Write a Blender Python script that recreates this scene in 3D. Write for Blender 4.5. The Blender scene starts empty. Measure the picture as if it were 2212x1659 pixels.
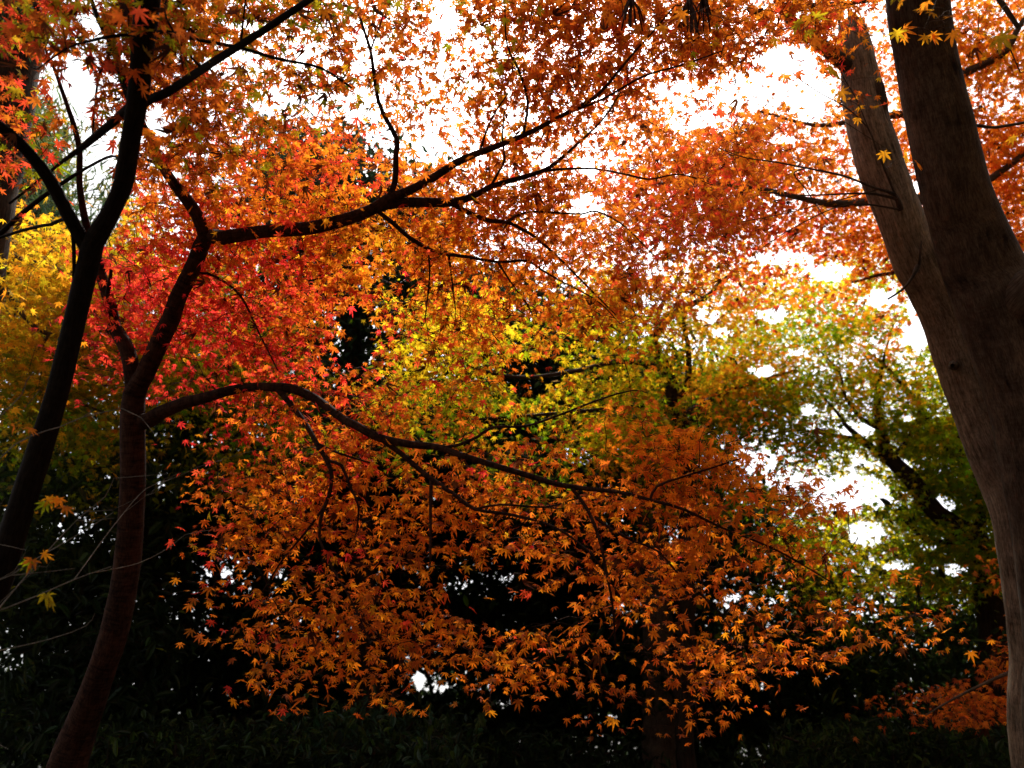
import bpy, math, random
import numpy as np

random.seed(11)
RNG = np.random.default_rng(11)
scene = bpy.context.scene
COL = scene.collection
R = math.radians

# ------------------------------------------------------------------ camera
F = 1720.0                      # focal length in units of a 2212 x 1659 picture
PITCH = R(26.5)
CAM = np.array([0.0, 0.0, 1.6])
FWD = np.array([0.0, math.cos(PITCH), math.sin(PITCH)])
UPV = np.array([0.0, -math.sin(PITCH), math.cos(PITCH)])
RGT = np.array([1.0, 0.0, 0.0])
cam_data = bpy.data.cameras.new("camera")
cam = bpy.data.objects.new("camera", cam_data)
COL.objects.link(cam)
cam.location = CAM
cam.rotation_euler = (R(90) + PITCH, 0, 0)
cam_data.sensor_width = 36.0
cam_data.lens = 36.0 * F / 2212.0
cam_data.clip_end = 500
cam_data.clip_start = 0.05
cam_data.dof.use_dof = True
cam_data.dof.focus_distance = 4.0
cam_data.dof.aperture_fstop = 1.9
scene.camera = cam

# ------------------------------------------------------------------ light
SUN_EL, SUN_AZ = R(60), R(6)          # azimuth from +Y, negative = to the left
world = bpy.data.worlds.new("World")
scene.world = world
world.use_nodes = True
nt = world.node_tree
nt.nodes.clear()
out = nt.nodes.new("ShaderNodeOutputWorld")
bg = nt.nodes.new("ShaderNodeBackground")
sky = nt.nodes.new("ShaderNodeTexSky")
sky.sky_type = 'NISHITA'
sky.sun_disc = False
sky.sun_elevation = SUN_EL
sky.sun_rotation = SUN_AZ
sky.air_density = 1.0
sky.dust_density = 6.0
sky.ozone_density = 1.0
hs = nt.nodes.new("ShaderNodeHueSaturation")
hs.inputs["Saturation"].default_value = 0.25
nt.links.new(sky.outputs[0], hs.inputs["Color"])
nt.links.new(hs.outputs[0], bg.inputs["Color"])
bg.inputs["Strength"].default_value = 0.15
nt.links.new(bg.outputs[0], out.inputs["Surface"])

sun_data = bpy.data.lights.new("sun", 'SUN')
sun_data.energy = 2.6
sun_data.angle = R(0.8)
sun_data.color = (1.0, 0.95, 0.86)
sun = bpy.data.objects.new("sun", sun_data)
COL.objects.link(sun)
sun.rotation_euler = (R(90) - SUN_EL, 0, R(180) - SUN_AZ)
sun.location = (-5, 8, 12)

scene.view_settings.view_transform = 'Standard'
scene.view_settings.look = 'None'
scene.view_settings.gamma = 1.0
scene.view_settings.use_curve_mapping = False
scene.view_settings.exposure = 1.15
scene.cycles.use_denoising = True
scene.cycles.max_bounces = 8
scene.cycles.diffuse_bounces = 5
scene.cycles.glossy_bounces = 2
scene.cycles.transmission_bounces = 5
scene.cycles.sample_clamp_indirect = 4.0


# ------------------------------------------------------------------ helpers
def P(u, v, d):
    """world point seen at photo position (u, v) at distance d in front of the camera"""
    u, v, d = np.asarray(u, float), np.asarray(v, float), np.asarray(d, float)
    x = (u - 1106.0) / F * d
    y = (829.5 - v) / F * d
    return CAM + d[..., None] * FWD + x[..., None] * RGT + y[..., None] * UPV


def project(p):
    q = p - CAM
    d = q @ FWD
    d = np.where(np.abs(d) < 1e-3, 1e-3, d)
    return 1106.0 + F * (q @ RGT) / d, 829.5 - F * (q @ UPV) / d, d


_tab = RNG.random((16, 16, 16))


def vnoise(p):
    """smooth value noise 0..1 at points (n,3)"""
    p = np.asarray(p, float)
    i = np.floor(p).astype(int)
    f = p - i
    f = f * f * (3 - 2 * f)
    r = 0.0
    for a in (0, 1):
        for b in (0, 1):
            for c in (0, 1):
                w = (f[:, 0] if a else 1 - f[:, 0]) * (f[:, 1] if b else 1 - f[:, 1]) * (f[:, 2] if c else 1 - f[:, 2])
                r = r + w * _tab[(i[:, 0] + a) % 16, (i[:, 1] + b) % 16, (i[:, 2] + c) % 16]
    return r


def mesh_from(name, verts, tris=None, quads=None, mats=(), attrs=None, smooth=False):
    verts = np.asarray(verts, np.float32)
    me = bpy.data.meshes.new(name)
    loops, starts, totals = [], [], []
    n = 0
    if quads is not None and len(quads):
        q = np.asarray(quads, np.int32)
        loops.append(q.ravel()); starts.append(n + 4 * np.arange(len(q))); totals.append(np.full(len(q), 4)); n += q.size
    if tris is not None and len(tris):
        t = np.asarray(tris, np.int32)
        loops.append(t.ravel()); starts.append(n + 3 * np.arange(len(t))); totals.append(np.full(len(t), 3)); n += t.size
    L = np.concatenate(loops); S = np.concatenate(starts); T = np.concatenate(totals)
    me.vertices.add(len(verts)); me.vertices.foreach_set("co", verts.ravel())
    me.loops.add(len(L)); me.loops.foreach_set("vertex_index", L.astype(np.int32))
    me.polygons.add(len(S)); me.polygons.foreach_set("loop_start", S.astype(np.int32))
    me.polygons.foreach_set("loop_total", T.astype(np.int32))
    if smooth:
        me.polygons.foreach_set("use_smooth", np.ones(len(S), bool))
    for m in mats:
        me.materials.append(m)
    for an, (typ, data) in (attrs or {}).items():
        at = me.attributes.new(an, typ, 'POINT')
        at.data.foreach_set("color" if typ == 'FLOAT_COLOR' else "vector", np.asarray(data, np.float32).ravel())
    me.update(calc_edges=True)
    me.validate()
    return me


def link(name, me, parent=None, base=None):
    o = bpy.data.objects.new(name, me)
    COL.objects.link(o)
    if parent is not None:
        o.parent = parent
    return o


def tag(o, label=None, cat=None, group=None, kind=None):
    if label: o["label"] = label
    if cat: o["category"] = cat
    if group: o["group"] = group
    if kind: o["kind"] = kind
    return o


def root_empty(name, loc):
    o = bpy.data.objects.new(name, None)
    COL.objects.link(o)
    o.location = loc
    o.empty_display_size = 0.3
    return o


# ------------------------------------------------------------------ materials
def new_mat(name):
    m = bpy.data.materials.new(name)
    m.use_nodes = True
    n = m.node_tree
    n.nodes.clear()
    o = n.nodes.new("ShaderNodeOutputMaterial")
    return m, n, o


def leaf_mat(name, trans=0.6, refl=0.55, gloss=0.05, rough=0.45):
    m, n, o = new_mat(name)
    at = n.nodes.new("ShaderNodeAttribute"); at.attribute_name = "leaf_col"
    geo = n.nodes.new("ShaderNodeNewGeometry")
    noi = n.nodes.new("ShaderNodeTexNoise"); noi.inputs["Scale"].default_value = 90.0; noi.inputs["Detail"].default_value = 3.0
    n.links.new(geo.outputs["Position"], noi.inputs["Vector"])
    mr = n.nodes.new("ShaderNodeMapRange")
    mr.inputs["From Min"].default_value = 0.3; mr.inputs["From Max"].default_value = 0.7
    mr.inputs["To Min"].default_value = 0.72; mr.inputs["To Max"].default_value = 1.12
    n.links.new(noi.outputs[0], mr.inputs["Value"])
    mul = n.nodes.new("ShaderNodeMixRGB"); mul.blend_type = 'MULTIPLY'; mul.inputs[0].default_value = 1.0
    n.links.new(at.outputs["Color"], mul.inputs[1]); n.links.new(mr.outputs[0], mul.inputs[2])
    dm = n.nodes.new("ShaderNodeMixRGB"); dm.blend_type = 'MULTIPLY'; dm.inputs[0].default_value = 1.0
    dm.inputs[2].default_value = (refl, refl, refl, 1)
    n.links.new(mul.outputs[0], dm.inputs[1])
    df = n.nodes.new("ShaderNodeBsdfDiffuse"); n.links.new(dm.outputs[0], df.inputs["Color"])
    tr = n.nodes.new("ShaderNodeBsdfTranslucent"); n.links.new(mul.outputs[0], tr.inputs["Color"])
    mx = n.nodes.new("ShaderNodeMixShader"); mx.inputs[0].default_value = trans
    n.links.new(df.outputs[0], mx.inputs[1]); n.links.new(tr.outputs[0], mx.inputs[2])
    gl = n.nodes.new("ShaderNodeBsdfGlossy"); gl.inputs["Roughness"].default_value = rough
    gl.inputs["Color"].default_value = (0.8, 0.8, 0.8, 1)
    m2 = n.nodes.new("ShaderNodeMixShader"); m2.inputs[0].default_value = gloss
    n.links.new(mx.outputs[0], m2.inputs[1]); n.links.new(gl.outputs[0], m2.inputs[2])
    n.links.new(m2.outputs[0], o.inputs["Surface"])
    return m


def bark_mat(name, c_dark, c_light, ring=0.0, streak=(18, 3.0), bump=0.5, moss=None, patch=0.5):
    m, n, o = new_mat(name)
    at = n.nodes.new("ShaderNodeAttribute"); at.attribute_name = "tc"
    def noise(sx, sz, det=5.0, rough=0.6):
        mp = n.nodes.new("ShaderNodeMapping"); mp.inputs["Scale"].default_value = (sx, sx, sz)
        n.links.new(at.outputs["Vector"], mp.inputs["Vector"])
        t = n.nodes.new("ShaderNodeTexNoise"); t.inputs["Scale"].default_value = 1.0
        t.inputs["Detail"].default_value = det; t.inputs["Roughness"].default_value = rough
        n.links.new(mp.outputs[0], t.inputs["Vector"])
        return t
    a = noise(streak[0] * 5, streak[1] * 3)
    b = noise(7, 5, 4.0)
    c = noise(14, 90, 3.0)
    mix = n.nodes.new("ShaderNodeMath"); mix.operation = 'ADD'
    s1 = n.nodes.new("ShaderNodeMath"); s1.operation = 'MULTIPLY'; s1.inputs[1].default_value = 1 - patch
    s2 = n.nodes.new("ShaderNodeMath"); s2.operation = 'MULTIPLY'; s2.inputs[1].default_value = patch
    n.links.new(a.outputs[0], s1.inputs[0]); n.links.new(b.outputs[0], s2.inputs[0])
    n.links.new(s1.outputs[0], mix.inputs[0]); n.links.new(s2.outputs[0], mix.inputs[1])
    last = mix
    if ring:
        s3 = n.nodes.new("ShaderNodeMath"); s3.operation = 'MULTIPLY_ADD'; s3.inputs[1].default_value = ring
        n.links.new(c.outputs[0], s3.inputs[0]); n.links.new(mix.outputs[0], s3.inputs[2])
        s4 = n.nodes.new("ShaderNodeMath"); s4.operation = 'SUBTRACT'; s4.inputs[1].default_value = ring * 0.5
        n.links.new(s3.outputs[0], s4.inputs[0])
        last = s4
    cr = n.nodes.new("ShaderNodeValToRGB")
    cr.color_ramp.elements[0].position = 0.34; cr.color_ramp.elements[0].color = (*c_dark, 1)
    cr.color_ramp.elements[1].position = 0.66; cr.color_ramp.elements[1].color = (*c_light, 1)
    n.links.new(last.outputs[0], cr.inputs[0])
    colr = cr.outputs[0]
    if moss:
        g = noise(4, 2.5, 6.0)
        rr = n.nodes.new("ShaderNodeValToRGB")
        rr.color_ramp.elements[0].position = 0.5; rr.color_ramp.elements[0].color = (0, 0, 0, 1)
        rr.color_ramp.elements[1].position = 0.66; rr.color_ramp.elements[1].color = (0.8, 0.8, 0.8, 1)
        n.links.new(g.outputs[0], rr.inputs[0])
        mm = n.nodes.new("ShaderNodeMixRGB"); mm.inputs[2].default_value = (*moss, 1)
        n.links.new(rr.outputs[0], mm.inputs[0]); n.links.new(colr, mm.inputs[1])
        colr = mm.outputs[0]
    fine = noise(160, 30, 6.0, 0.7)
    fr = n.nodes.new("ShaderNodeMapRange")
    fr.inputs["From Min"].default_value = 0.35; fr.inputs["From Max"].default_value = 0.6
    fr.inputs["To Min"].default_value = 0.45; fr.inputs["To Max"].default_value = 1.15
    n.links.new(fine.outputs[0], fr.inputs["Value"])
    fm = n.nodes.new("ShaderNodeMixRGB"); fm.blend_type = 'MULTIPLY'; fm.inputs[0].default_value = 1.0
    n.links.new(colr, fm.inputs[1]); n.links.new(fr.outputs[0], fm.inputs[2])
    colr = fm.outputs[0]
    bs = n.nodes.new("ShaderNodeBsdfPrincipled")
    bs.inputs["Roughness"].default_value = 0.85
    bs.inputs["Specular IOR Level"].default_value = 0.04
    n.links.new(colr, bs.inputs["Base Color"])
    bp = n.nodes.new("ShaderNodeBump"); bp.inputs["Strength"].default_value = bump; bp.inputs["Distance"].default_value = 0.012
    n.links.new(last.outputs[0], bp.inputs["Height"]); n.links.new(bp.outputs[0], bs.inputs["Normal"])
    n.links.new(bs.outputs[0], o.inputs["Surface"])
    return m


M_MAPLE = leaf_mat("maple_leaf", 0.66, 0.6, 0.008, 0.6)
M_EVER = leaf_mat("evergreen_leaf", 0.3, 0.7, 0.012, 0.35)
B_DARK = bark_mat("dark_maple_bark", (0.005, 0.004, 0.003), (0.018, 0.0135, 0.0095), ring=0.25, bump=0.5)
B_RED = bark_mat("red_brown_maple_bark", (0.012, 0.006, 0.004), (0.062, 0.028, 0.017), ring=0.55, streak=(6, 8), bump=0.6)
B_GREY = bark_mat("grey_smooth_bark", (0.017, 0.0115, 0.008), (0.13, 0.094, 0.066), ring=0.16, streak=(9, 2.6), bump=0.5, moss=(0.022, 0.014, 0.010), patch=0.62)
B_STEM = bark_mat("lit_grey_bark", (0.045, 0.031, 0.021), (0.34, 0.262, 0.185), ring=0.14, streak=(12, 2.2), bump=0.7, moss=(0.10, 0.07, 0.047), patch=0.5)  # lightened copy of the grey bark: light from the left put into the colour
B_BROWN = bark_mat("brown_bark", (0.014, 0.009, 0.006), (0.05, 0.032, 0.02), bump=0.8, streak=(14, 1.5))
B_PALE = bark_mat("pale_twig_bark", (0.10, 0.085, 0.065), (0.24, 0.21, 0.17), bump=0.2)
B_MID = bark_mat("grey_brown_bark", (0.03, 0.02, 0.014), (0.13, 0.09, 0.06), bump=0.5)

# ------------------------------------------------------------------ leaf shapes
def maple_template(lobes, detail, curl, seed, fold=0.0):
    rg = np.random.default_rng(seed)
    pts = [(0, 0)]
    def pol(deg, r):
        a = R(deg); return (r * math.cos(a), r * math.sin(a))
    ol = [pol(-172, 0.07)]
    for i, (ang, ln) in enumerate(lobes):
        ln = ln * rg.uniform(0.92, 1.06)
        ang = ang + rg.uniform(-4, 4)
        if detail:
            ol += [pol(ang - 10.5, 0.62 * ln), pol(ang, ln), pol(ang + 10.5, 0.62 * ln)]
        else:
            ol += [pol(ang, ln)]
        if i < len(lobes) - 1:
            a2, l2 = lobes[i + 1]
            ol.append(pol((ang + a2) / 2, (0.33 if detail else 0.40) * (ln + l2) / 2))
    ol.append(pol(172, 0.07))
    pts += ol
    p = np.array(pts)
    r = np.hypot(p[:, 0], p[:, 1])
    ang = np.arctan2(p[:, 1], p[:, 0])
    z = -curl * r ** 2 + 0.10 * np.sin(ang * rg.integers(2, 4) + rg.uniform(0, 6)) * r + rg.normal(0, 0.03, len(r)) * (r > 0.1)
    z += fold * np.abs(p[:, 1])
    if detail:
        z -= 0.05 * (np.abs(r - 0.62) < 0.12)
    v = np.stack([p[:, 0], p[:, 1], z], 1)
    n = len(p)
    t = np.array([(0, i, i + 1) for i in range(1, n - 1)])
    return v, t, r


L7 = [(-128, .42), (-80, .76), (-39, .95), (0, 1.0), (39, .95), (80, .76), (128, .42)]
L5 = [(-100, .62), (-47, .92), (0, 1.0), (47, .92), (100, .62)]
T_NEAR = [maple_template(L7, True, c, i) for i, c in enumerate((0.03, 0.12, 0.2, 0.35, 0.1, 0.6))] + [maple_template(L7, True, 0.8, 60, 0.7), maple_template(L5, True, 0.3, 61, -0.6)]
T_MID = [maple_template(L7, False, c, i + 20) for i, c in enumerate((0.1, 0.3, 0.5))]
T_FAR = [maple_template(L5, False, c, i + 30) for i, c in enumerate((0.1, 0.4))]


def oval_template(w, fold, curl, n=3):
    xs = np.linspace(-1, 1, n + 2)
    mid = [(x, 0, -curl * (x + 1) ** 2 * 0.25) for x in xs]
    hw = [w * math.sqrt(max(0, 1 - (abs(x) ** 1.6))) for x in xs[1:-1]]
    left = [(x, h, fold * h - curl * (x + 1) ** 2 * 0.25) for x, h in zip(xs[1:-1], hw)]
    right = [(x, -h, fold * h - curl * (x + 1) ** 2 * 0.25) for x, h in zip(xs[1:-1], hw)]
    v = np.array(mid + left + right)
    m = n + 2
    t = []
    for side in (m, m + n):
        t.append((0, 1, side)); 
        for i in range(n - 1):
            t += [(i + 1, i + 2, side + i), (i + 2, side + i + 1, side + i)]
        t.append((n, n + 1, side + n - 1))
    return v, np.array(t), np.full(len(v), 0.5)


T_OVAL = [oval_template(0.36, 0.35, 0.3), oval_template(0.42, 0.2, 0.6), oval_template(0.3, 0.5, 0.1)]
T_NEEDLE = [oval_template(0.13, 0.2, 0.3, 2), oval_template(0.16, 0.2, 0.7, 2)]
T_CURL = [maple_template(L7, False, 1.3, 50), maple_template(L5, False, 1.8, 51)]

PAL = {   # leaf pigments, linear
    'orange': (0.88, 0.25, 0.014), 'deep': (0.84, 0.19, 0.016), 'gold': (0.88, 0.37, 0.014),
    'red': (0.94, 0.085, 0.028), 'ember': (0.96, 0.26, 0.011), 'crimson': (0.94, 0.05, 0.038), 'yellow': (0.88, 0.54, 0.018),
    'lemon': (0.78, 0.58, 0.01), 'olive': (0.40, 0.29, 0.010), 'lime': (0.36, 0.42, 0.007),
    'green': (0.15, 0.26, 0.006), 'moss': (0.24, 0.26, 0.007), 'brown': (0.16, 0.045, 0.014), 'rust': (0.5, 0.09, 0.012),
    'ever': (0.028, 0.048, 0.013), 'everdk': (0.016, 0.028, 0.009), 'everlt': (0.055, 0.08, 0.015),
    'blue': (0.05, 0.09, 0.05), 'pine': (0.15, 0.24, 0.07),
}


def build_leaves(pos, size, col, templates, droop=(28, 25), roll=22):
    """pos (n,3) size (n,) col (n,3) -> verts, tris, vertex colours"""
    n = len(pos)
    yaw = RNG.uniform(0, 2 * math.pi, n)
    pit = np.radians(RNG.normal(droop[0], droop[1], n))
    rol = np.radians(RNG.normal(0, roll, n))
    cy, sy = np.cos(yaw), np.sin(yaw)
    f0 = np.stack([cy, sy, 0 * cy], 1)
    l0 = np.stack([-sy, cy, 0 * cy], 1)
    up = np.array([0, 0, 1.0])
    f = f0 * np.cos(pit)[:, None] - up * np.sin(pit)[:, None]
    nn = up * np.cos(pit)[:, None] + f0 * np.sin(pit)[:, None]
    l = l0 * np.cos(rol)[:, None] + nn * np.sin(rol)[:, None]
    nn = np.cross(f, l)
    which = RNG.integers(0, len(templates), n)
    V, T, C = [], [], []
    off = 0
    for k, (tv, tt, tr) in enumerate(templates):
        i = np.where(which == k)[0]
        if not len(i):
            continue
        s = size[i][:, None, None]
        v = pos[i][:, None, :] + s * (tv[None, :, 0:1] * f[i][:, None, :] + tv[None, :, 1:2] * l[i][:, None, :] + tv[None, :, 2:3] * nn[i][:, None, :])
        V.append(v.reshape(-1, 3))
        T.append((tt[None] + (off + np.arange(len(i)) * len(tv))[:, None, None]).reshape(-1, 3))
        shade = (1.06 - 0.2 * tr)[None, :, None]
        C.append((col[i][:, None, :] * shade).reshape(-1, 3))
        off += len(i) * len(tv)
    return np.concatenate(V), np.concatenate(T), np.concatenate(C)


def leaf_object(name, parent, chunks, mat, label=None):
    V, T, C = [], [], []
    off = 0
    for v, t, c in chunks:
        V.append(v); T.append(t + off); C.append(c); off += len(v)
    V = np.concatenate(V); T = np.concatenate(T); C = np.concatenate(C)
    C4 = np.concatenate([np.clip(C, 0, 0.95), np.ones((len(C), 1))], 1)
    base = np.array(root_of(parent).location) if parent else np.zeros(3)
    me = mesh_from(name, V - base, tris=T, mats=[mat], attrs={"leaf_col": ('FLOAT_COLOR', C4)})
    o = link(name, me, parent)
    if label: o["label"] = label
    return o


def root_of(o):
    while o.parent is not None:
        o = o.parent
    return o


# ------------------------------------------------------------------ wood
class Wood:
    def __init__(self):
        self.V, self.Q, self.TC, self.n = [], [], [], 0

    def tube(self, pts, rad, seg=8, lump=0.0, cap=False):
        pts = np.asarray(pts, float); rad = np.asarray(rad, float)
        m = len(pts)
        tan = np.gradient(pts, axis=0)
        tan /= np.linalg.norm(tan, axis=1)[:, None] + 1e-9
        ref = np.array([1.0, 0, 0]) if abs(tan[0, 0]) < 0.8 else np.array([0, 0, 1.0])
        a = ref - tan * (tan @ ref)[:, None]
        a /= np.linalg.norm(a, axis=1)[:, None] + 1e-9
        b = np.cross(tan, a)
        th = np.linspace(0, 2 * math.pi, seg, endpoint=False)
        ct, st = np.cos(th), np.sin(th)
        ln = np.concatenate([[0], np.cumsum(np.linalg.norm(np.diff(pts, axis=0), axis=1))])
        rr = np.repeat(rad[:, None], seg, 1)
        if lump:
            q = np.stack([np.broadcast_to(ct, rr.shape) * 1.2 + 7, np.broadcast_to(st, rr.shape) * 1.2 + 3, np.broadcast_to((ln * 5)[:, None], rr.shape)], -1).reshape(-1, 3)
            q2 = np.stack([np.broadcast_to(ct, rr.shape) * 3 + 2, np.broadcast_to(st, rr.shape) * 3 + 5, np.broadcast_to((ln * 16)[:, None], rr.shape)], -1).reshape(-1, 3)
            rr = rr * (1 + lump * (vnoise(q) - 0.5).reshape(rr.shape) * 2 + 0.4 * lump * (vnoise(q2) - 0.5).reshape(rr.shape) * 2)
        v = pts[:, None, :] + rr[:, :, None] * (ct[None, :, None] * a[:, None, :] + st[None, :, None] * b[:, None, :])
        tc = np.stack([rr * ct, rr * st, np.broadcast_to(ln[:, None], rr.shape) + pts[0, 0]], -1)
        i = np.arange(m - 1)[:, None] * seg
        j = np.arange(seg)[None, :]; j2 = (j + 1) % seg
        q = np.stack([i + j, i + j2, i + seg + j2, i + seg + j], -1).reshape(-1, 4) + self.n
        self.V.append(v.reshape(-1, 3)); self.Q.append(q); self.TC.append(tc.reshape(-1, 3))
        self.n += m * seg

    def build(self, name, parent, mat, label=None):
        base = np.array(root_of(parent).location) if parent else np.zeros(3)
        me = mesh_from(name, np.concatenate(self.V) - base, quads=np.concatenate(self.Q), mats=[mat],
                       attrs={"tc": ('FLOAT_VECTOR', np.concatenate(self.TC))}, smooth=True)
        o = link(name, me, parent)
        if label: o["label"] = label
        return o


def spline(pts, step):
    """Catmull-Rom through (n,k) rows, resampled about every step metres"""
    p = np.asarray(pts, float)
    if len(p) == 2:
        p = np.array([p[0], (p[0] + p[1]) / 2, p[1]])
    e = np.concatenate([[2 * p[0] - p[1]], p, [2 * p[-1] - p[-2]]])
    out_ = []
    for i in range(len(p) - 1):
        a, b, c, d = e[i], e[i + 1], e[i + 2], e[i + 3]
        n = max(2, int(np.linalg.norm(c[:3] - b[:3]) / step))
        t = np.linspace(0, 1, n, endpoint=False)[:, None]
        out_.append(0.5 * (2 * b + (c - a) * t + (2 * a - 5 * b + 4 * c - d) * t ** 2 + (3 * b - a - 3 * c + d) * t ** 3))
    out_.append(p[-1:])
    return np.concatenate(out_)


def idw(ctrl, u, v, soft=60.0, power=2.0):
    c = np.array([(a[0], a[1]) for a in ctrl], float)
    d2 = (np.asarray(u)[..., None] - c[:, 0]) ** 2 + (np.asarray(v)[..., None] - c[:, 1]) ** 2 + soft ** 2
    w = d2 ** (-power / 2 * 1.5)
    return w / w.sum(-1, keepdims=True)


CELL = 2212.0 / 24


def parse_grid(text):
    """'row: c0 digits...' -> 18 x 24 array; each row line is 24 chars, '.' = 0"""
    g = np.zeros((18, 24))
    for line in text.strip().splitlines():
        r, s = line.split(':')
        s = s.strip().ljust(24, '.')
        g[int(r)] = [0 if ch == '.' else int(ch) for ch in s[:24]]
    return g


def grid_at(g, u, v):
    x = np.clip(np.asarray(u) / CELL - 0.5, 0, 22.999)
    y = np.clip(np.asarray(v) / CELL - 0.5, 0, 16.999)
    i, j = x.astype(int), y.astype(int)
    fx, fy = x - i, y - j
    return (g[j, i] * (1 - fx) * (1 - fy) + g[j, i + 1] * fx * (1 - fy) + g[j + 1, i] * (1 - fx) * fy + g[j + 1, i + 1] * fx * fy)


def sample_sprays(g, per, clump=60.0, contrast=1.0, seed=0):
    """random photo positions with density following the grid and a clumpy noise"""
    n = int(18 * 24 * 9 * per)
    u = RNG.uniform(-30, 2242, n); v = RNG.uniform(-30, 1689, n)
    q = np.stack([u / clump, v / (clump * 0.62), np.full(n, seed + 0.5)], 1)
    q2 = np.stack([u / (clump * 2.6), v / (clump * 1.7), np.full(n, seed + 7.5)], 1)
    nz = np.clip((0.6 * vnoise(q) + 0.4 * vnoise(q2) - 0.5) * 3.2 * contrast + 0.62, 0.06, 1.0)
    keep = RNG.random(n) < grid_at(g, u, v) / 9.0 * nz
    return u[keep], v[keep]


def hole_keep(u, v, holes):
    k = np.ones(len(u), bool)
    q = np.stack([u / 22.0, v / 22.0, np.full(len(u), 3.3)], 1)
    jit = 0.25 + 0.8 * vnoise(q) + 0.75 * vnoise(q * 2.7 + 4.0)
    for h in holes:
        hu, hv, ru, rv = h[:4]
        leave = h[4] if len(h) > 4 else 0.03
        e = ((u - hu) / ru) ** 2 + ((v - hv) / rv) ** 2
        k &= ~((e < jit) & (RNG.random(len(u)) > leave))
    return k


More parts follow.
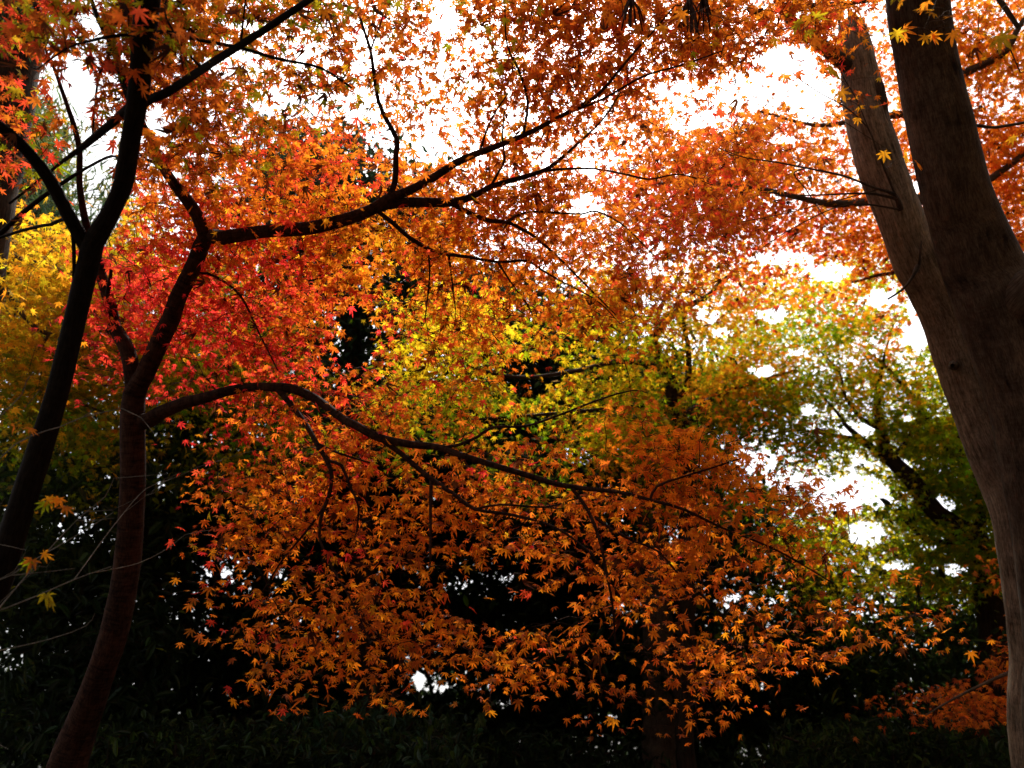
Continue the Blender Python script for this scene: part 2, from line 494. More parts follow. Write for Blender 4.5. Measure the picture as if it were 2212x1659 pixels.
class Tree:
    """a tree: limbs drawn through points, twigs grown towards leaf sprays, leaves on the sprays"""
    def __init__(self, name, label, cat, base, bark, depth=None, group=None):
        self.root = root_empty(name, base)
        tag(self.root, label, cat, group)
        self.base = np.array(base, float)
        self.bark = bark
        self.depth = depth          # control points (u, v, d)
        self.limbs = []             # (part name, label, Wood, parent limb)
        self.nodes, self.nid = [], []
        self.leafchunks = {}
        self.leafmat = M_MAPLE

    def d_at(self, u, v):
        w = idw(self.depth, u, v, 90)
        return w @ np.array([c[2] for c in self.depth])

    def limb(self, pts, part='branch', label=None, seg=8, lump=0.06, ground=None, step=0.04, dd=0.0, tip=True, nodes=True):
        """pts: (u, v, width_px[, d]); ground: world xy of the foot"""
        rows = []
        for p in pts:
            d = p[3] if len(p) > 3 else float(self.d_at(p[0], p[1])) + dd
            w = P(p[0], p[1], d)
            rows.append((*w, 0.5 * p[2] * d / F))
        if ground is not None:
            gx, gy, gr = ground
            a = np.array(rows[0])
            mid = 0.5 * (a + np.array([gx, gy, -0.1, a[3] * 1.1]))
            rows = [(gx, gy, -0.15, gr), tuple(mid)] + rows
        s = spline(rows, step)
        rad = np.maximum(s[:, 3], 0.0012)
        w = Wood()
        w.tube(s[:, :3], rad, seg, lump)
        k = len(self.limbs)
        self.limbs.append([part, label, w])
        if nodes:
            self.nodes.append(s[:, :3]); self.nid += [k] * len(s)
        return k

    def extra(self, k, pts, seg=6, lump=0.0, step=0.04, nodes=True):
        """a side shoot that belongs to limb k"""
        rows = []
        for p in pts:
            d = p[3] if len(p) > 3 else float(self.d_at(p[0], p[1]))
            rows.append((*P(p[0], p[1], d), 0.5 * p[2] * d / F))
        s = spline(rows, step)
        self.limbs[k][2].tube(s[:, :3], np.maximum(s[:, 3], 0.001), seg, lump)
        if nodes:
            self.nodes.append(s[:, :3]); self.nid += [k] * len(s)

    def grow(self, sprays, rtwig=0.0016, seg=3, only=None, slim=1.0):
        """connect every spray centre to the nearest wood"""
        base = np.concatenate(self.nodes)
        ids = np.array(self.nid)
        if only is not None:
            m = np.isin(ids, only); base, ids = base[m], ids[m]
        n0 = len(base)
        cap = n0 + 6 * len(sprays) + 8
        N = np.zeros((cap, 3)); N[:n0] = base
        I = np.zeros(cap, int); I[:n0] = ids
        dist0 = np.array([np.min(((base - s) ** 2).sum(1)) for s in sprays])
        owner = np.zeros(len(sprays), int)
        n = n0
        for k in np.argsort(dist0):
            s = sprays[k]
            d2 = ((N[:n] - s) ** 2).sum(1)
            j = int(np.argmin(d2)); dist = math.sqrt(d2[j])
            lid = I[j]; owner[k] = lid
            a = N[j]
            m1 = a + (s - a) * 0.35 + RNG.normal(0, 0.07 * dist, 3) + np.array([0, 0, 0.05 * dist])
            m2 = a + (s - a) * 0.7 + RNG.normal(0, 0.06 * dist, 3) + np.array([0, 0, 0.05 * dist])
            pts = np.array([a, m1, m2, s])
            if dist > 0.03:
                r0 = (rtwig + 0.0022 * min(dist, 1.2)) * slim
                self.limbs[lid][2].tube(pts, [r0, r0 * 0.8, r0 * 0.6, rtwig * 0.55 * slim], seg)
            for w in (pts[1], pts[2], pts[3]):
                N[n] = w; I[n] = lid; n += 1
        self.nodes.append(N[n0:n]); self.nid += list(I[n0:n])
        return owner

    def leaves(self, centres, owner, colfn, nleaf, spread, size, templates, flat=0.35, droop=(30, 25), holes=(), stems=0.0, jitter=0.14, brown=0.0, roll=22):
        n = len(centres)
        cnt = RNG.poisson(nleaf, n) + 1
        idx = np.repeat(np.arange(n), cnt)
        off = RNG.normal(0, spread, (len(idx), 3)); off[:, 2] *= flat
        pos = centres[idx] + off
        u, v, d = project(pos)
        if holes:
            k = hole_keep(u, v, holes)
            idx, pos, u, v = idx[k], pos[k], u[k], v[k]
        own = owner[idx]
        col = colfn(u, v, idx)
        col = col * np.clip(RNG.normal(1, jitter, (len(idx), 1)), 0.45, 1.35)
        col[:, 1] *= np.clip(RNG.normal(1, 0.13, len(idx)), 0.5, 1.6)
        sz = size * np.clip(RNG.normal(1, 0.26, len(idx)), 0.5, 1.5)
        for o in np.unique(own):
            m = own == o
            self.leafchunks.setdefault(o, []).append(build_leaves(pos[m], sz[m], col[m], templates, droop, roll))
            if stems:
                w = self.limbs[o][2]
                ii = np.where(m)[0]
                for q in ii[RNG.random(len(ii)) < stems]:
                    c = centres[idx[q]]
                    w.tube(np.array([c, 0.5 * (c + pos[q]) + (0, 0, 0.012), pos[q]]), [0.0011, 0.0009, 0.0006], 3)
            if brown:
                ii = np.where(m)[0]; ii = ii[RNG.random(len(ii)) < brown]
                if len(ii):
                    bc = np.tile(np.array(PAL['brown']), (len(ii), 1)) * RNG.uniform(0.35, 1.2, (len(ii), 1))
                    self.leafchunks[o].append(build_leaves(pos[ii] - (0, 0, 0.03), sz[ii] * RNG.uniform(0.9, 1.7, len(ii)), bc, T_CURL, (65, 25), 40))

    def overhead(self, box, n, nleaf, size, colfn, only):
        """unseen crown leaves outside the frame, added to block light on the trunks"""
        lo, hi = np.array(box[0]), np.array(box[1])
        c = lo + (hi - lo) * RNG.random((n, 3))
        u, v, d = project(c)
        vis = (d > 0.2) & (u > -110) & (u < 2320) & (v > -130) & (v < 1800)
        c = c[~vis]
        own = self.grow(c, 0.0025, only=only)
        self.leaves(c, own, colfn, nleaf, 0.18, size, T_MID, flat=0.3)

    def finish(self, leaf_name='foliage', leaf_labels=None):
        objs = []
        for k, (part, label, w) in enumerate(self.limbs):
            o = w.build(part, self.root, self.bark if not isinstance(self.bark, dict) else self.bark.get(k, self.bark[0]), label)
            objs.append(o)
        for k, ch in self.leafchunks.items():
            par = objs[k] if self.limbs[k][0] != 'trunk' else self.root
            nm = leaf_name if par is not self.root else 'crown'
            leaf_object(nm, par, ch, self.leafmat, (leaf_labels or {}).get(k))
        return objs


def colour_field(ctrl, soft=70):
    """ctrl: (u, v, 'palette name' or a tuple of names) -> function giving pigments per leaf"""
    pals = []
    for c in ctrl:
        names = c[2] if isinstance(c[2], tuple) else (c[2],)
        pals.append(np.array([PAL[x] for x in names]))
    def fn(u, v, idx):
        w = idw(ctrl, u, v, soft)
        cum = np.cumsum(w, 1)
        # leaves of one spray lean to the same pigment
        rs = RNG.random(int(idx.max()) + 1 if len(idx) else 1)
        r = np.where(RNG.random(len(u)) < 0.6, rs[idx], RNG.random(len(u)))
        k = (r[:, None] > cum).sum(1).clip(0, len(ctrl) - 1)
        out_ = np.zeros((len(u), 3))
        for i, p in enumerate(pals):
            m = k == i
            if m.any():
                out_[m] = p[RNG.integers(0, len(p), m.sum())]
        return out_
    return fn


def ground_xy(u, v, d):
    p = P(u, v, d)
    return float(p[0]), float(p[1])


# ================================================================== THE SETTING
def make_ground():
    m, n, o = new_mat("leaf_litter")
    tc = n.nodes.new("ShaderNodeTexCoord")
    t = n.nodes.new("ShaderNodeTexNoise"); t.inputs["Scale"].default_value = 1.4; t.inputs["Detail"].default_value = 8
    t2 = n.nodes.new("ShaderNodeTexVoronoi"); t2.inputs["Scale"].default_value = 16
    n.links.new(tc.outputs["Object"], t.inputs["Vector"]); n.links.new(tc.outputs["Object"], t2.inputs["Vector"])
    cr = n.nodes.new("ShaderNodeValToRGB")
    cr.color_ramp.elements[0].position = 0.35; cr.color_ramp.elements[0].color = (0.018, 0.012, 0.007, 1)
    cr.color_ramp.elements[1].position = 0.7; cr.color_ramp.elements[1].color = (0.11, 0.05, 0.018, 1)
    mx = n.nodes.new("ShaderNodeMixRGB"); mx.inputs[0].default_value = 0.4
    n.links.new(t.outputs[0], mx.inputs[1]); n.links.new(t2.outputs["Color"], mx.inputs[2])
    n.links.new(mx.outputs[0], cr.inputs[0])
    b = n.nodes.new("ShaderNodeBsdfPrincipled"); b.inputs["Roughness"].default_value = 0.95
    n.links.new(cr.outputs[0], b.inputs["Base Color"])
    bp = n.nodes.new("ShaderNodeBump"); bp.inputs["Strength"].default_value = 0.6
    n.links.new(mx.outputs[0], bp.inputs["Height"]); n.links.new(bp.outputs[0], b.inputs["Normal"])
    n.links.new(b.outputs[0], o.inputs["Surface"])
    ax = np.concatenate([np.linspace(-300, -30, 8)[:-1], np.linspace(-30, 30, 61), np.linspace(30, 300, 8)[1:]])
    X, Y = np.meshgrid(ax, ax)
    q = np.stack([X.ravel() / 4 + 50, Y.ravel() / 4 + 50, np.full(X.size, 0.5)], 1)
    Z = (vnoise(q) - 0.5) * 0.25
    V = np.stack([X.ravel(), Y.ravel(), Z], 1)
    k = len(ax)
    i, j = np.meshgrid(np.arange(k - 1), np.arange(k - 1), indexing='ij')
    a = (i * k + j).ravel()
    me = mesh_from("ground", V, quads=np.stack([a, a + 1, a + k + 1, a + k], 1), mats=[m], smooth=True)
    g = link("ground", me)
    tag(g, "woodland floor of brown fallen leaves", None, None, "structure")


make_ground()

# gaps where the white sky shows between the crowns
SKY = [(205, 55, 28, 32, .1), (160, 190, 46, 60, .05), (190, 330, 62, 75), (190, 430, 55, 80), (225, 480, 30, 50), (340, 255, 34, 30, .1), (380, 380, 14, 20, .2),
       (490, 140, 50, 34, .3), (560, 60, 30, 26, .4), (660, 110, 44, 40, .45), (600, 230, 60, 30, .35), (690, 250, 30, 24, .4),
       (785, 110, 28, 60, .4), (775, 230, 50, 44, .32), (830, 300, 34, 34, .3), (930, 320, 36, 32, .35), (960, 40, 30, 34, .15),
       (985, 240, 22, 40, .4), (1130, 250, 36, 20, .35), (1180, 350, 26, 22, .35), (1270, 355, 34, 20, .2), (1265, 440, 38, 24, .22),
       (1230, 310, 24, 16, .45), (1460, 195, 46, 24, .3), (1480, 250, 46, 30, .3),
       (1610, 195, 95, 38, .2), (1700, 130, 62, 36, .06), (1745, 200, 44, 55, .12), (1560, 262, 60, 14, .35), (1690, 300, 30, 12, .15)]
SKYR = [(1840, 1065, 92, 40, .06), (1870, 1150, 50, 26, .06), (1850, 925, 42, 18, .06), (1650, 800, 30, 15, .1), (1790, 585, 50, 20, .1), (1985, 725, 34, 30, .01),
        (1985, 660, 26, 30, .02), (1630, 990, 48, 26, .15), (1750, 885, 26, 12, .05), (1940, 1005, 28, 16, .05), (2035, 1090, 30, 18, .05), (1690, 555, 70, 15, .12), (1670, 680, 28, 16, .08),
        (1395, 575, 50, 18, .05), (1530, 680, 28, 20, .12), (1410, 650, 30, 16, .2), (1905, 645, 34, 24, .05), (1940, 1220, 36, 12, .05), (2050, 1230, 40, 16, .08), (1700, 1040, 50, 26, .15),
        (1865, 1000, 20, 10, .1), (1560, 720, 24, 14, .2), (1720, 760, 22, 10, .2), (1960, 900, 14, 10, .2), (2010, 1180, 22, 10, .2)]

# ------------------------------------------------------------------ 1. the dark forked maple at far left
DA = [(50, 100, 2.5), (300, 100, 2.7), (300, 300, 2.9), (100, 350, 2.9), (195, 540, 3.1), (120, 880, 3.1), (550, 80, 3.1), (900, 40, 3.3), (0, 1200, 3.1), (700, 250, 3.5), (1500, 0, 3.2)]
x0, y0 = ground_xy(-190, 1659, 3.05)
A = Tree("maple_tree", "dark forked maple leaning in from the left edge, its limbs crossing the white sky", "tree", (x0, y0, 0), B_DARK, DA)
A.limb([(-80, 1420, 62, 3.05), (-10, 1270, 58, 3.08), (42, 1106, 54, 3.1), (113, 886, 47, 3.1), (155, 720, 44, 3.1), (195, 553, 45, 3.1), (205, 520, 44, 3.1), (237, 465, 38, 3.05),
        (265, 400, 38, 3.0), (277, 333, 39, 2.95), (288, 267, 41, 2.9), (298, 200, 44, 2.82), (305, 133, 46, 2.75), (312, 67, 48, 2.68), (320, 0, 50, 2.6), (335, -160, 48, 2.5), (350, -420, 38, 2.4)],
       'trunk', seg=18, lump=0.07, ground=(x0, y0, 0.085))
a1 = A.limb([(196, 548, 34, 3.1), (182, 525, 32, 3.1), (143, 457, 28, 3.05), (110, 393, 27, 3.0), (73, 343, 25, 2.95), (40, 307, 25, 2.9), (0, 273, 24, 2.85), (-90, 210, 22, 2.75), (-220, 90, 16, 2.6)], seg=12)
a2 = A.limb([(286, 240, 22, 2.9), (320, 217, 20, 2.95), (360, 200, 19), (417, 163, 18), (467, 130, 17), (520, 97, 16), (583, 57, 15), (633, 23, 15), (667, 0, 14), (760, -70, 11), (900, -160, 6)], seg=10)
a3 = A.limb([(281, 232, 20, 2.93), (260, 250, 19, 3.0), (233, 273, 18, 3.05), (200, 300, 16, 3.1), (170, 325, 13, 3.15), (140, 345, 8, 3.2), (90, 385, 6, 3.3), (20, 440, 5, 3.3)], seg=8)
a4 = A.limb([(284, 225, 16, 2.95), (267, 180, 15, 3.05), (253, 133, 14, 3.1), (240, 93, 13, 3.1), (213, 43, 11, 3.1), (195, -10, 8, 3.1), (170, -90, 5, 3.0)], seg=8)
a5 = A.limb([(303, 74, 9, 2.78), (340, 70, 9, 2.85), (367, 70, 9), (433, 87, 8), (517, 103, 8), (600, 127, 7), (693, 147, 6), (760, 190, 4)], seg=6)
A.extra(a5, [(300, 72, 8, 2.78), (233, 80, 7, 2.8), (187, 90, 6), (143, 105, 5), (80, 150, 3)])
A.extra(a4, [(245, 100, 7, 3.1), (215, 160, 6, 3.15), (205, 230, 5, 3.2), (200, 290, 4, 3.2)])
A.extra(a2, [(440, 150, 6), (400, 110, 5), (370, 60, 5), (355, 20, 4), (372, -30, 3)])
A.extra(a2, [(520, 98, 6), (525, 50, 5), (530, 0, 4)])
a6 = A.limb([(160, 715, 9, 3.1), (100, 560, 7, 3.3), (40, 500, 6, 3.4), (0, 513, 5, 3.5)][:1] + [(155, 490, 9, 3.08), (110, 485, 8, 3.15), (60, 495, 7, 3.25), (0, 513, 6, 3.35), (-80, 540, 4, 3.4)][0:], seg=6, nodes=False)
a7 = A.limb([(255, 405, 8, 3.02), (250, 338, 6, 3.3), (187, 363, 7, 3.4), (110, 413, 9, 3.5), (55, 455, 10, 3.55), (0, 505, 11, 3.6), (-60, 560, 12, 3.6)], seg=6, nodes=False)
gA = 1.4 * parse_grid("""
0:235655543200000000000000
1:134553334100000000000000
2:334554333000000000000000
3:510254200000000000000000
""")
u, v = sample_sprays(gA, 5.2, 60, 0.8, 1)
k = hole_keep(u, v, SKY); u, v = u[k], v[k]
d = A.d_at(u, v) + np.where(RNG.random(len(u)) < 0.05, -0.1, 0.12 + np.abs(RNG.normal(0, 0.35, len(u))))
cA = P(u, v, np.maximum(d, 1.9))
own = A.grow(cA, 0.0016)
fA = colour_field([(40, 60, ('olive', 'rust', 'orange')), (60, 150, ('red', 'rust')), (120, 220, ('red', 'deep')), (40, 320, ('red', 'deep', 'moss')), (150, 40, ('olive', 'rust', 'red')),
                   (230, 80, ('olive', 'deep', 'rust')), (360, 60, ('olive', 'deep', 'rust')), (350, 160, ('deep', 'rust')), (500, 60, ('olive', 'deep', 'orange')), (600, 160, ('orange', 'olive', 'rust')), (620, 70, ('moss', 'olive', 'orange')), (750, 100, ('orange', 'rust', 'deep')), (450, 250, ('deep', 'rust', 'orange'))])
A.leaves(cA, own, fA, 5.6, 0.09, 0.035, T_NEAR, holes=SKY, stems=0.5, brown=0.03, roll=16)
A.finish()

# ------------------------------------------------------------------ 2. the red-brown maple whose boughs fill the middle
DB = [(300, 900, 4.1), (440, 510, 4.0), (700, 490, 3.9), (850, 430, 3.8), (1100, 300, 3.7), (1350, 130, 3.5), (800, 150, 3.5), (1170, 370, 4.1), (1400, 380, 4.8), (1550, 480, 5.4), (1100, 480, 4.1), (1250, 620, 4.5),
      (500, 680, 4.1), (700, 700, 4.2), (950, 600, 4.2), (600, 840, 3.9), (820, 946, 3.6), (1100, 1010, 3.5), (1450, 1080, 3.4), (1750, 1200, 3.5), (1900, 1330, 3.6), (700, 1050, 3.6), (600, 1200, 3.5), (800, 1400, 3.3),
      (1100, 1450, 3.5), (1500, 1400, 3.4), (1600, 1500, 3.4), (450, 1250, 3.6), (900, 1220, 3.4), (1300, 1240, 3.3), (350, 350, 3.7), (1500, 40, 3.3), (1250, 40, 3.3)]
x0, y0 = ground_xy(60, 1659, 4.15)
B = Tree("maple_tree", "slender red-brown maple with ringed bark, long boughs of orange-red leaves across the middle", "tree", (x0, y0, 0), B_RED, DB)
bt = B.limb([(143, 1659, 80, 4.12), (200, 1506, 62, 4.12), (244, 1373, 58, 4.1), (272, 1239, 54, 4.1), (284, 1106, 53, 4.1), (287, 1020, 51, 4.1), (287, 920, 51, 4.1), (291, 850, 46, 4.1), (313, 810, 40, 4.08), (333, 766, 39, 4.06),
        (353, 720, 38, 4.05), (370, 686, 37, 4.04), (383, 646, 36, 4.03), (407, 596, 35, 4.02), (425, 556, 34, 4.0), (445, 512, 34, 4.0), (483, 513, 31, 3.98), (567, 500, 29, 3.95), (667, 493, 29, 3.9), (737, 477, 28, 3.88),
        (803, 453, 26, 3.85), (837, 430, 22, 3.83), (887, 410, 19), (937, 383, 17), (983, 353, 16), (1027, 333, 15), (1070, 317, 13), (1130, 293, 11), (1170, 273, 10), (1213, 250, 9), (1270, 220, 8), (1303, 193, 7), (1337, 153, 6), (1370, 113, 5), (1403, 77, 4), (1460, 10, 3)],
       'trunk', seg=16, lump=0.07, ground=(x0, y0, 0.11))
b1 = B.limb([(289, 850, 34, 4.1), (281, 780, 33, 4.1), (267, 740, 31, 4.12), (247, 706, 27, 4.15), (240, 663, 25, 4.15), (227, 625, 23, 4.15), (217, 586, 22, 4.15), (207, 540, 19, 4.12), (185, 480, 15, 4.0), (172, 400, 13, 3.85), (172, 333, 12, 3.75), (163, 283, 11, 3.7), (147, 233, 9, 3.6), (133, 193, 8, 3.5), (117, 147, 7, 3.4), (100, 110, 5, 3.3), (80, 20, 4, 3.2)], seg=12, lump=0.08)
B.extra(b1, [(232, 640, 12, 4.13), (237, 610, 9, 4.08), (240, 583, 7, 4.05)], nodes=False)
b2 = B.limb([(446, 515, 32, 4.0), (427, 467, 27, 3.95), (400, 427, 25, 3.9), (373, 393, 22, 3.85), (353, 360, 20, 3.8), (333, 317, 17, 3.75), (317, 283, 14, 3.7), (305, 255, 12, 3.65), (295, 180, 9, 3.5), (300, 80, 6, 3.4)], seg=12)
B.extra(b2, [(360, 372, 8, 3.8), (335, 352, 8, 3.75), (318, 345, 6, 3.7), (300, 330, 4, 3.7)])
b3 = B.limb([(803, 455, 18, 3.85), (837, 443, 20), (880, 437, 21), (923, 437, 21), (977, 437, 18), (1023, 423, 14), (1060, 403, 12), (1103, 390, 11), (1170, 370, 9), (1203, 350, 8), (1237, 320, 6), (1270, 290, 5), (1303, 257, 4), (1340, 200, 3)], seg=10)
B.extra(b3, [(1170, 370, 6), (1220, 365, 6), (1287, 365, 5), (1353, 377, 5), (1403, 387, 4), (1470, 377, 3), (1540, 400, 2)])
B.extra(b3, [(1060, 403, 6), (1075, 375, 6), (1090, 345, 5), (1085, 300, 4), (1090, 240, 3)])
b4 = B.limb([(975, 439, 12), (1013, 460, 11), (1057, 477, 9), (1097, 480, 8), (1130, 497, 7), (1153, 510, 6), (1203, 553, 5), (1270, 620, 4), (1330, 680, 3)], seg=8)
B.extra(b4, [(1097, 480, 6), (1123, 463, 6), (1153, 457, 5), (1203, 460, 5), (1257, 462, 4), (1290, 457, 4), (1350, 490, 3), (1420, 560, 2)])
b5 = B.limb([(838, 432, 15, 3.82), (853, 393, 13), (855, 333, 12), (857, 300, 12), (834, 257, 10), (817, 217, 9), (809, 167, 8), (800, 107, 7), (787, 67, 6), (774, 17, 5), (768, -80, 4)], seg=8)
B.extra(b5, [(800, 110, 5), (815, 70, 4), (828, 30, 3), (835, -20, 3)])
b6 = B.limb([(815, 456, 11, 3.85), (850, 483, 10), (880, 510, 9), (917, 533, 9), (950, 547, 8), (1004, 554, 7), (1077, 566, 6), (1137, 563, 6), (1167, 581, 5), (1204, 603, 4), (1290, 650, 3), (1340, 700, 2)], seg=8)
B.extra(b6, [(926, 545, 4), (928, 600, 4), (918, 690, 3)])
B.extra(b6, [(970, 553, 5), (978, 620, 4), (984, 670, 3)])
B.extra(b6, [(1077, 568, 5), (1105, 612, 4), (1137, 655, 4), (1150, 680, 2)])
b7 = B.limb([(296, 912, 38, 4.1), (322, 908, 34, 4.08), (345, 893, 31, 4.05), (375, 880, 28, 4.02), (400, 869, 26, 4.0), (433, 862, 24), (483, 847, 22), (533, 837, 20), (593, 836, 20), (633, 840, 20), (683, 863, 19), (737, 903, 18), (770, 920, 18), (820, 946, 18), (887, 960, 16), (944, 966, 15), (1004, 986, 14), (1070, 1006, 14), (1137, 1026, 13), (1204, 1046, 12), (1270, 1056, 10), (1337, 1063, 8), (1404, 1080, 7), (1475, 1100, 6), (1560, 1140, 5), (1680, 1190, 4), (1800, 1260, 3)], seg=12, lump=0.08)
b8 = B.limb([(822, 947, 13), (870, 983, 12), (904, 1013, 11), (934, 1036, 10), (987, 1073, 9), (1027, 1100, 8), (1110, 1113, 7), (1200, 1140, 5), (1280, 1200, 4), (1340, 1290, 3)], seg=8)
B.extra(b8, [(931, 1036, 8), (931, 1070, 8), (930, 1106, 7), (930, 1160, 6), (929, 1225, 4)])
B.extra(b8, [(1027, 1100, 6), (1080, 1090, 5), (1180, 1095, 4), (1250, 1075, 3)])
b9 = B.limb([(598, 838, 14), (633, 880, 12), (663, 920, 11), (687, 963, 11), (707, 996, 10), (717, 1030, 9), (710, 1073, 8), (697, 1106, 8), (690, 1160, 6), (715, 1220, 5), (760, 1300, 4), (800, 1390, 3)], seg=8)
B.extra(b9, [(707, 996, 7), (737, 1005, 7), (757, 1053, 6), (775, 1095, 5), (770, 1150, 4)])
B.extra(b9, [(700, 1095, 6), (660, 1150, 5), (610, 1210, 4), (560, 1290, 3)])
B.extra(b9, [(690, 960, 6), (735, 980, 5), (800, 1000, 4)])
b10 = B.limb([(1232, 1050, 9), (1270, 1103, 8), (1297, 1172, 7), (1310, 1240, 6), (1323, 1306, 5), (1330, 1400, 3)], seg=8)
B.extra(b10, [(1284, 1116, 6), (1320, 1143, 6), (1370, 1170, 5), (1420, 1190, 5), (1475, 1250, 4), (1560, 1330, 3), (1600, 1420, 2)])
b11 = B.limb([(946, 966, 8), (984, 963, 8), (1030, 945, 7), (1064, 923, 6), (1137, 920, 5), (1217, 893, 5), (1304, 860, 4), (1370, 843, 3), (1400, 850, 2)], seg=6, nodes=False)
b12 = B.limb([(1404, 1080, 6), (1420, 1050, 6), (1475, 1030, 5), (1540, 1010, 4), (1600, 990, 3)], seg=6)
b13 = B.limb([(400, 620, 9, 4.02), (430, 590, 7, 4.05), (470, 600, 6), (520, 640, 5), (560, 720, 4), (600, 800, 3)], seg=6)
b14 = B.limb([(1130, 293, 7), (1140, 220, 6), (1120, 150, 5), (1095, 95, 4), (1090, 0, 3)], seg=6)
b15 = B.limb([(1213, 250, 6), (1300, 215, 5), (1390, 165, 5), (1475, 140, 4), (1560, 110, 3)], seg=6)
B.extra(b14, [(1035, 330, 5), (1060, 260, 4), (1095, 205, 3)])
def seed_tuft(t, u, v, d, n=16):
    k = None
    for i in range(n):
        a = RNG.uniform(-1, 1); l = RNG.uniform(25, 70)
        pts = [(u + RNG.normal(0, 4), v - 6, 4, d), (u + a * 16, v + l * 0.35, 4, d + RNG.normal(0, .03)), (u + a * 26, v + l, 3, d + RNG.normal(0, .05))]
        if k is None:
            k = t.limb([(u + 6, v - 90, 5, d), (u + 2, v - 40, 5, d), (u, v, 5, d)], 'seed_cluster', seg=5, nodes=False)
        t.extra(k, pts, seg=4, nodes=False)


seed_tuft(B, 1365, 0, 3.2); seed_tuft(B, 1490, 5, 3.2, 22); seed_tuft(B, 1520, 0, 3.25, 10)
gB = parse_grid("""
0:000000223455788887640000
1:000001234456777775420000
2:000123344455666653220000
3:000356777634556665400000
4:000578888776665544000000
5:000588899888886653000000
6:002688876888887620000000
7:004679971488665510000000
8:004456971553100000000000
9:000014773652004200000000
10:000002786556557876100000
11:000004788778678888720000
12:000005688988888888862000
13:000004576465667777775100
14:000003677752145566665400
15:000002776556444266653100
16:000000111112111111100000
17:000000000000000000000000
""")
HB = SKY + [(765, 730, 38, 80, .15), (860, 620, 45, 30, .3), (1130, 720, 40, 35, .3), (1080, 1240, 120, 34, .3), (1040, 1300, 70, 50, .12), (930, 1485, 45, 28, .05), (1180, 1320, 60, 40, .2), (700, 1190, 50, 30, .4), (1110, 920, 90, 30, .3)]
gB *= np.array([1.1, 1.15, 1.15, 1.15, 1.3, 1.4, 1.4, 1.2, 1.0, .8, .66, .64, .58, .5, .48, .48, .5, .6])[:, None]
gB[0:5, 10:] *= 1.35
gB[9:14, 13:19] *= 0.85
gB[10:16, 19] *= 0.4
gB[10:16, 20] *= 0.1
gB[11:, :] *= 0.88
gB[0:4, 4:10] = np.maximum(gB[0:4, 4:10], 4.2)
gB[9, 9:] *= 0.5
gB[8, 9:] *= 0.5
gB[7, 9:] *= 0.7
gB[6:9, 3:8] *= 0.85
gB[3:5, 6:9] *= 0.5
gB[0:3, 4:11] *= 0.85
gB[10, 9:15] *= 0.8
u, v = sample_sprays(gB, 6.0, 52, 0.8, 2)
k = hole_keep(u, v, HB); u, v = u[k], v[k]
d = B.d_at(u, v) + np.where(RNG.random(len(u)) < 0.05, RNG.normal(-0.08, 0.08, len(u)), 0.08 + np.abs(RNG.normal(0, 1, len(u))) * np.where(v > 850, 0.26, 0.36))
cB = P(u, v, np.maximum(d, 2.6))
own = B.grow(cB, 0.0026)
fB = colour_field([(300, 640, ('crimson', 'crimson', 'red')), (450, 700, ('crimson', 'red', 'crimson')), (560, 600, ('red', 'crimson', 'deep')), (620, 780, ('red', 'crimson', 'deep')), (650, 640, ('red', 'deep', 'orange')), (380, 760, ('red', 'crimson')), (400, 420, ('deep', 'red', 'orange')), (330, 350, ('orange', 'deep')),
                   (560, 400, ('orange', 'deep', 'red')), (600, 500, ('orange', 'gold', 'red')), (800, 520, ('orange', 'gold')), (960, 620, ('orange', 'gold', 'deep')), (1150, 560, ('orange', 'deep')), (1250, 660, ('orange', 'gold', 'deep')), (700, 340, ('orange', 'deep', 'red')),
                   (900, 750, ('red', 'orange', 'yellow')), (900, 280, ('orange', 'deep')), (1000, 120, ('orange', 'deep', 'rust', 'olive')), (1200, 80, ('orange', 'deep', 'rust')), (1400, 60, ('orange', 'rust', 'deep')), (1350, 280, ('deep', 'orange', 'rust')), (1250, 430, ('deep', 'rust', 'orange')), (1450, 450, ('red', 'deep', 'orange')),
                   (600, 880, ('red', 'deep')), (720, 960, ('deep', 'orange', 'red')), (900, 1000, ('orange', 'deep')), (600, 1060, ('ember', 'deep')), (900, 1150, ('ember', 'deep', 'ember')), (1300, 1050, ('ember', 'deep')), (1500, 1000, ('ember', 'deep')), (1700, 1200, ('ember', 'deep')), (700, 1350, ('ember', 'deep')), (1000, 1450, ('ember', 'deep')), (1500, 1400, ('ember', 'deep')), (1850, 1350, ('ember', 'deep'))], 60)
B.leaves(cB, own, fB, 7.3, 0.1, 0.032, T_NEAR, holes=HB, stems=0.22, brown=0.012, droop=(30, 20), flat=0.22, roll=15)
B.finish()

# ------------------------------------------------------------------ 3. the two-stemmed grey tree at right
DC = [(1980, 100, 4.0), (1840, 100, 4.4), (1940, 420, 4.5), (2100, 600, 4.1), (1600, 350, 4.8), (1700, 100, 4.0)]
x0, y0 = ground_xy(2300, 1659, 4.3)
Ct = Tree("smooth_bark_tree", "thick grey tree at the right edge with two leaning stems, one a jagged snag", "tree", (x0, y0, 0), {0: B_GREY, 1: B_STEM}, DC)
c0 = Ct.limb([(2335, 1659, 205, 4.15), (2325, 1400, 195, 4.15), (2300, 1200, 190, 4.12), (2275, 1053, 188, 4.1), (2240, 920, 166, 4.1), (2196, 786, 160, 4.1), (2166, 690, 164, 4.1), (2148, 640, 168, 4.1), (2125, 585, 160, 4.1), (2107, 540, 154, 4.08), (2084, 470, 140, 4.05), (2060, 400, 134, 4.0), (2030, 267, 130, 3.95), (2001, 133, 122, 3.9), (1981, 0, 122, 3.8), (1972, -140, 116, 3.7), (1985, -500, 90, 3.5)],
             'trunk', seg=40, lump=0.022, ground=(x0 + 0.05, y0 - 0.05, 0.27), step=0.03)
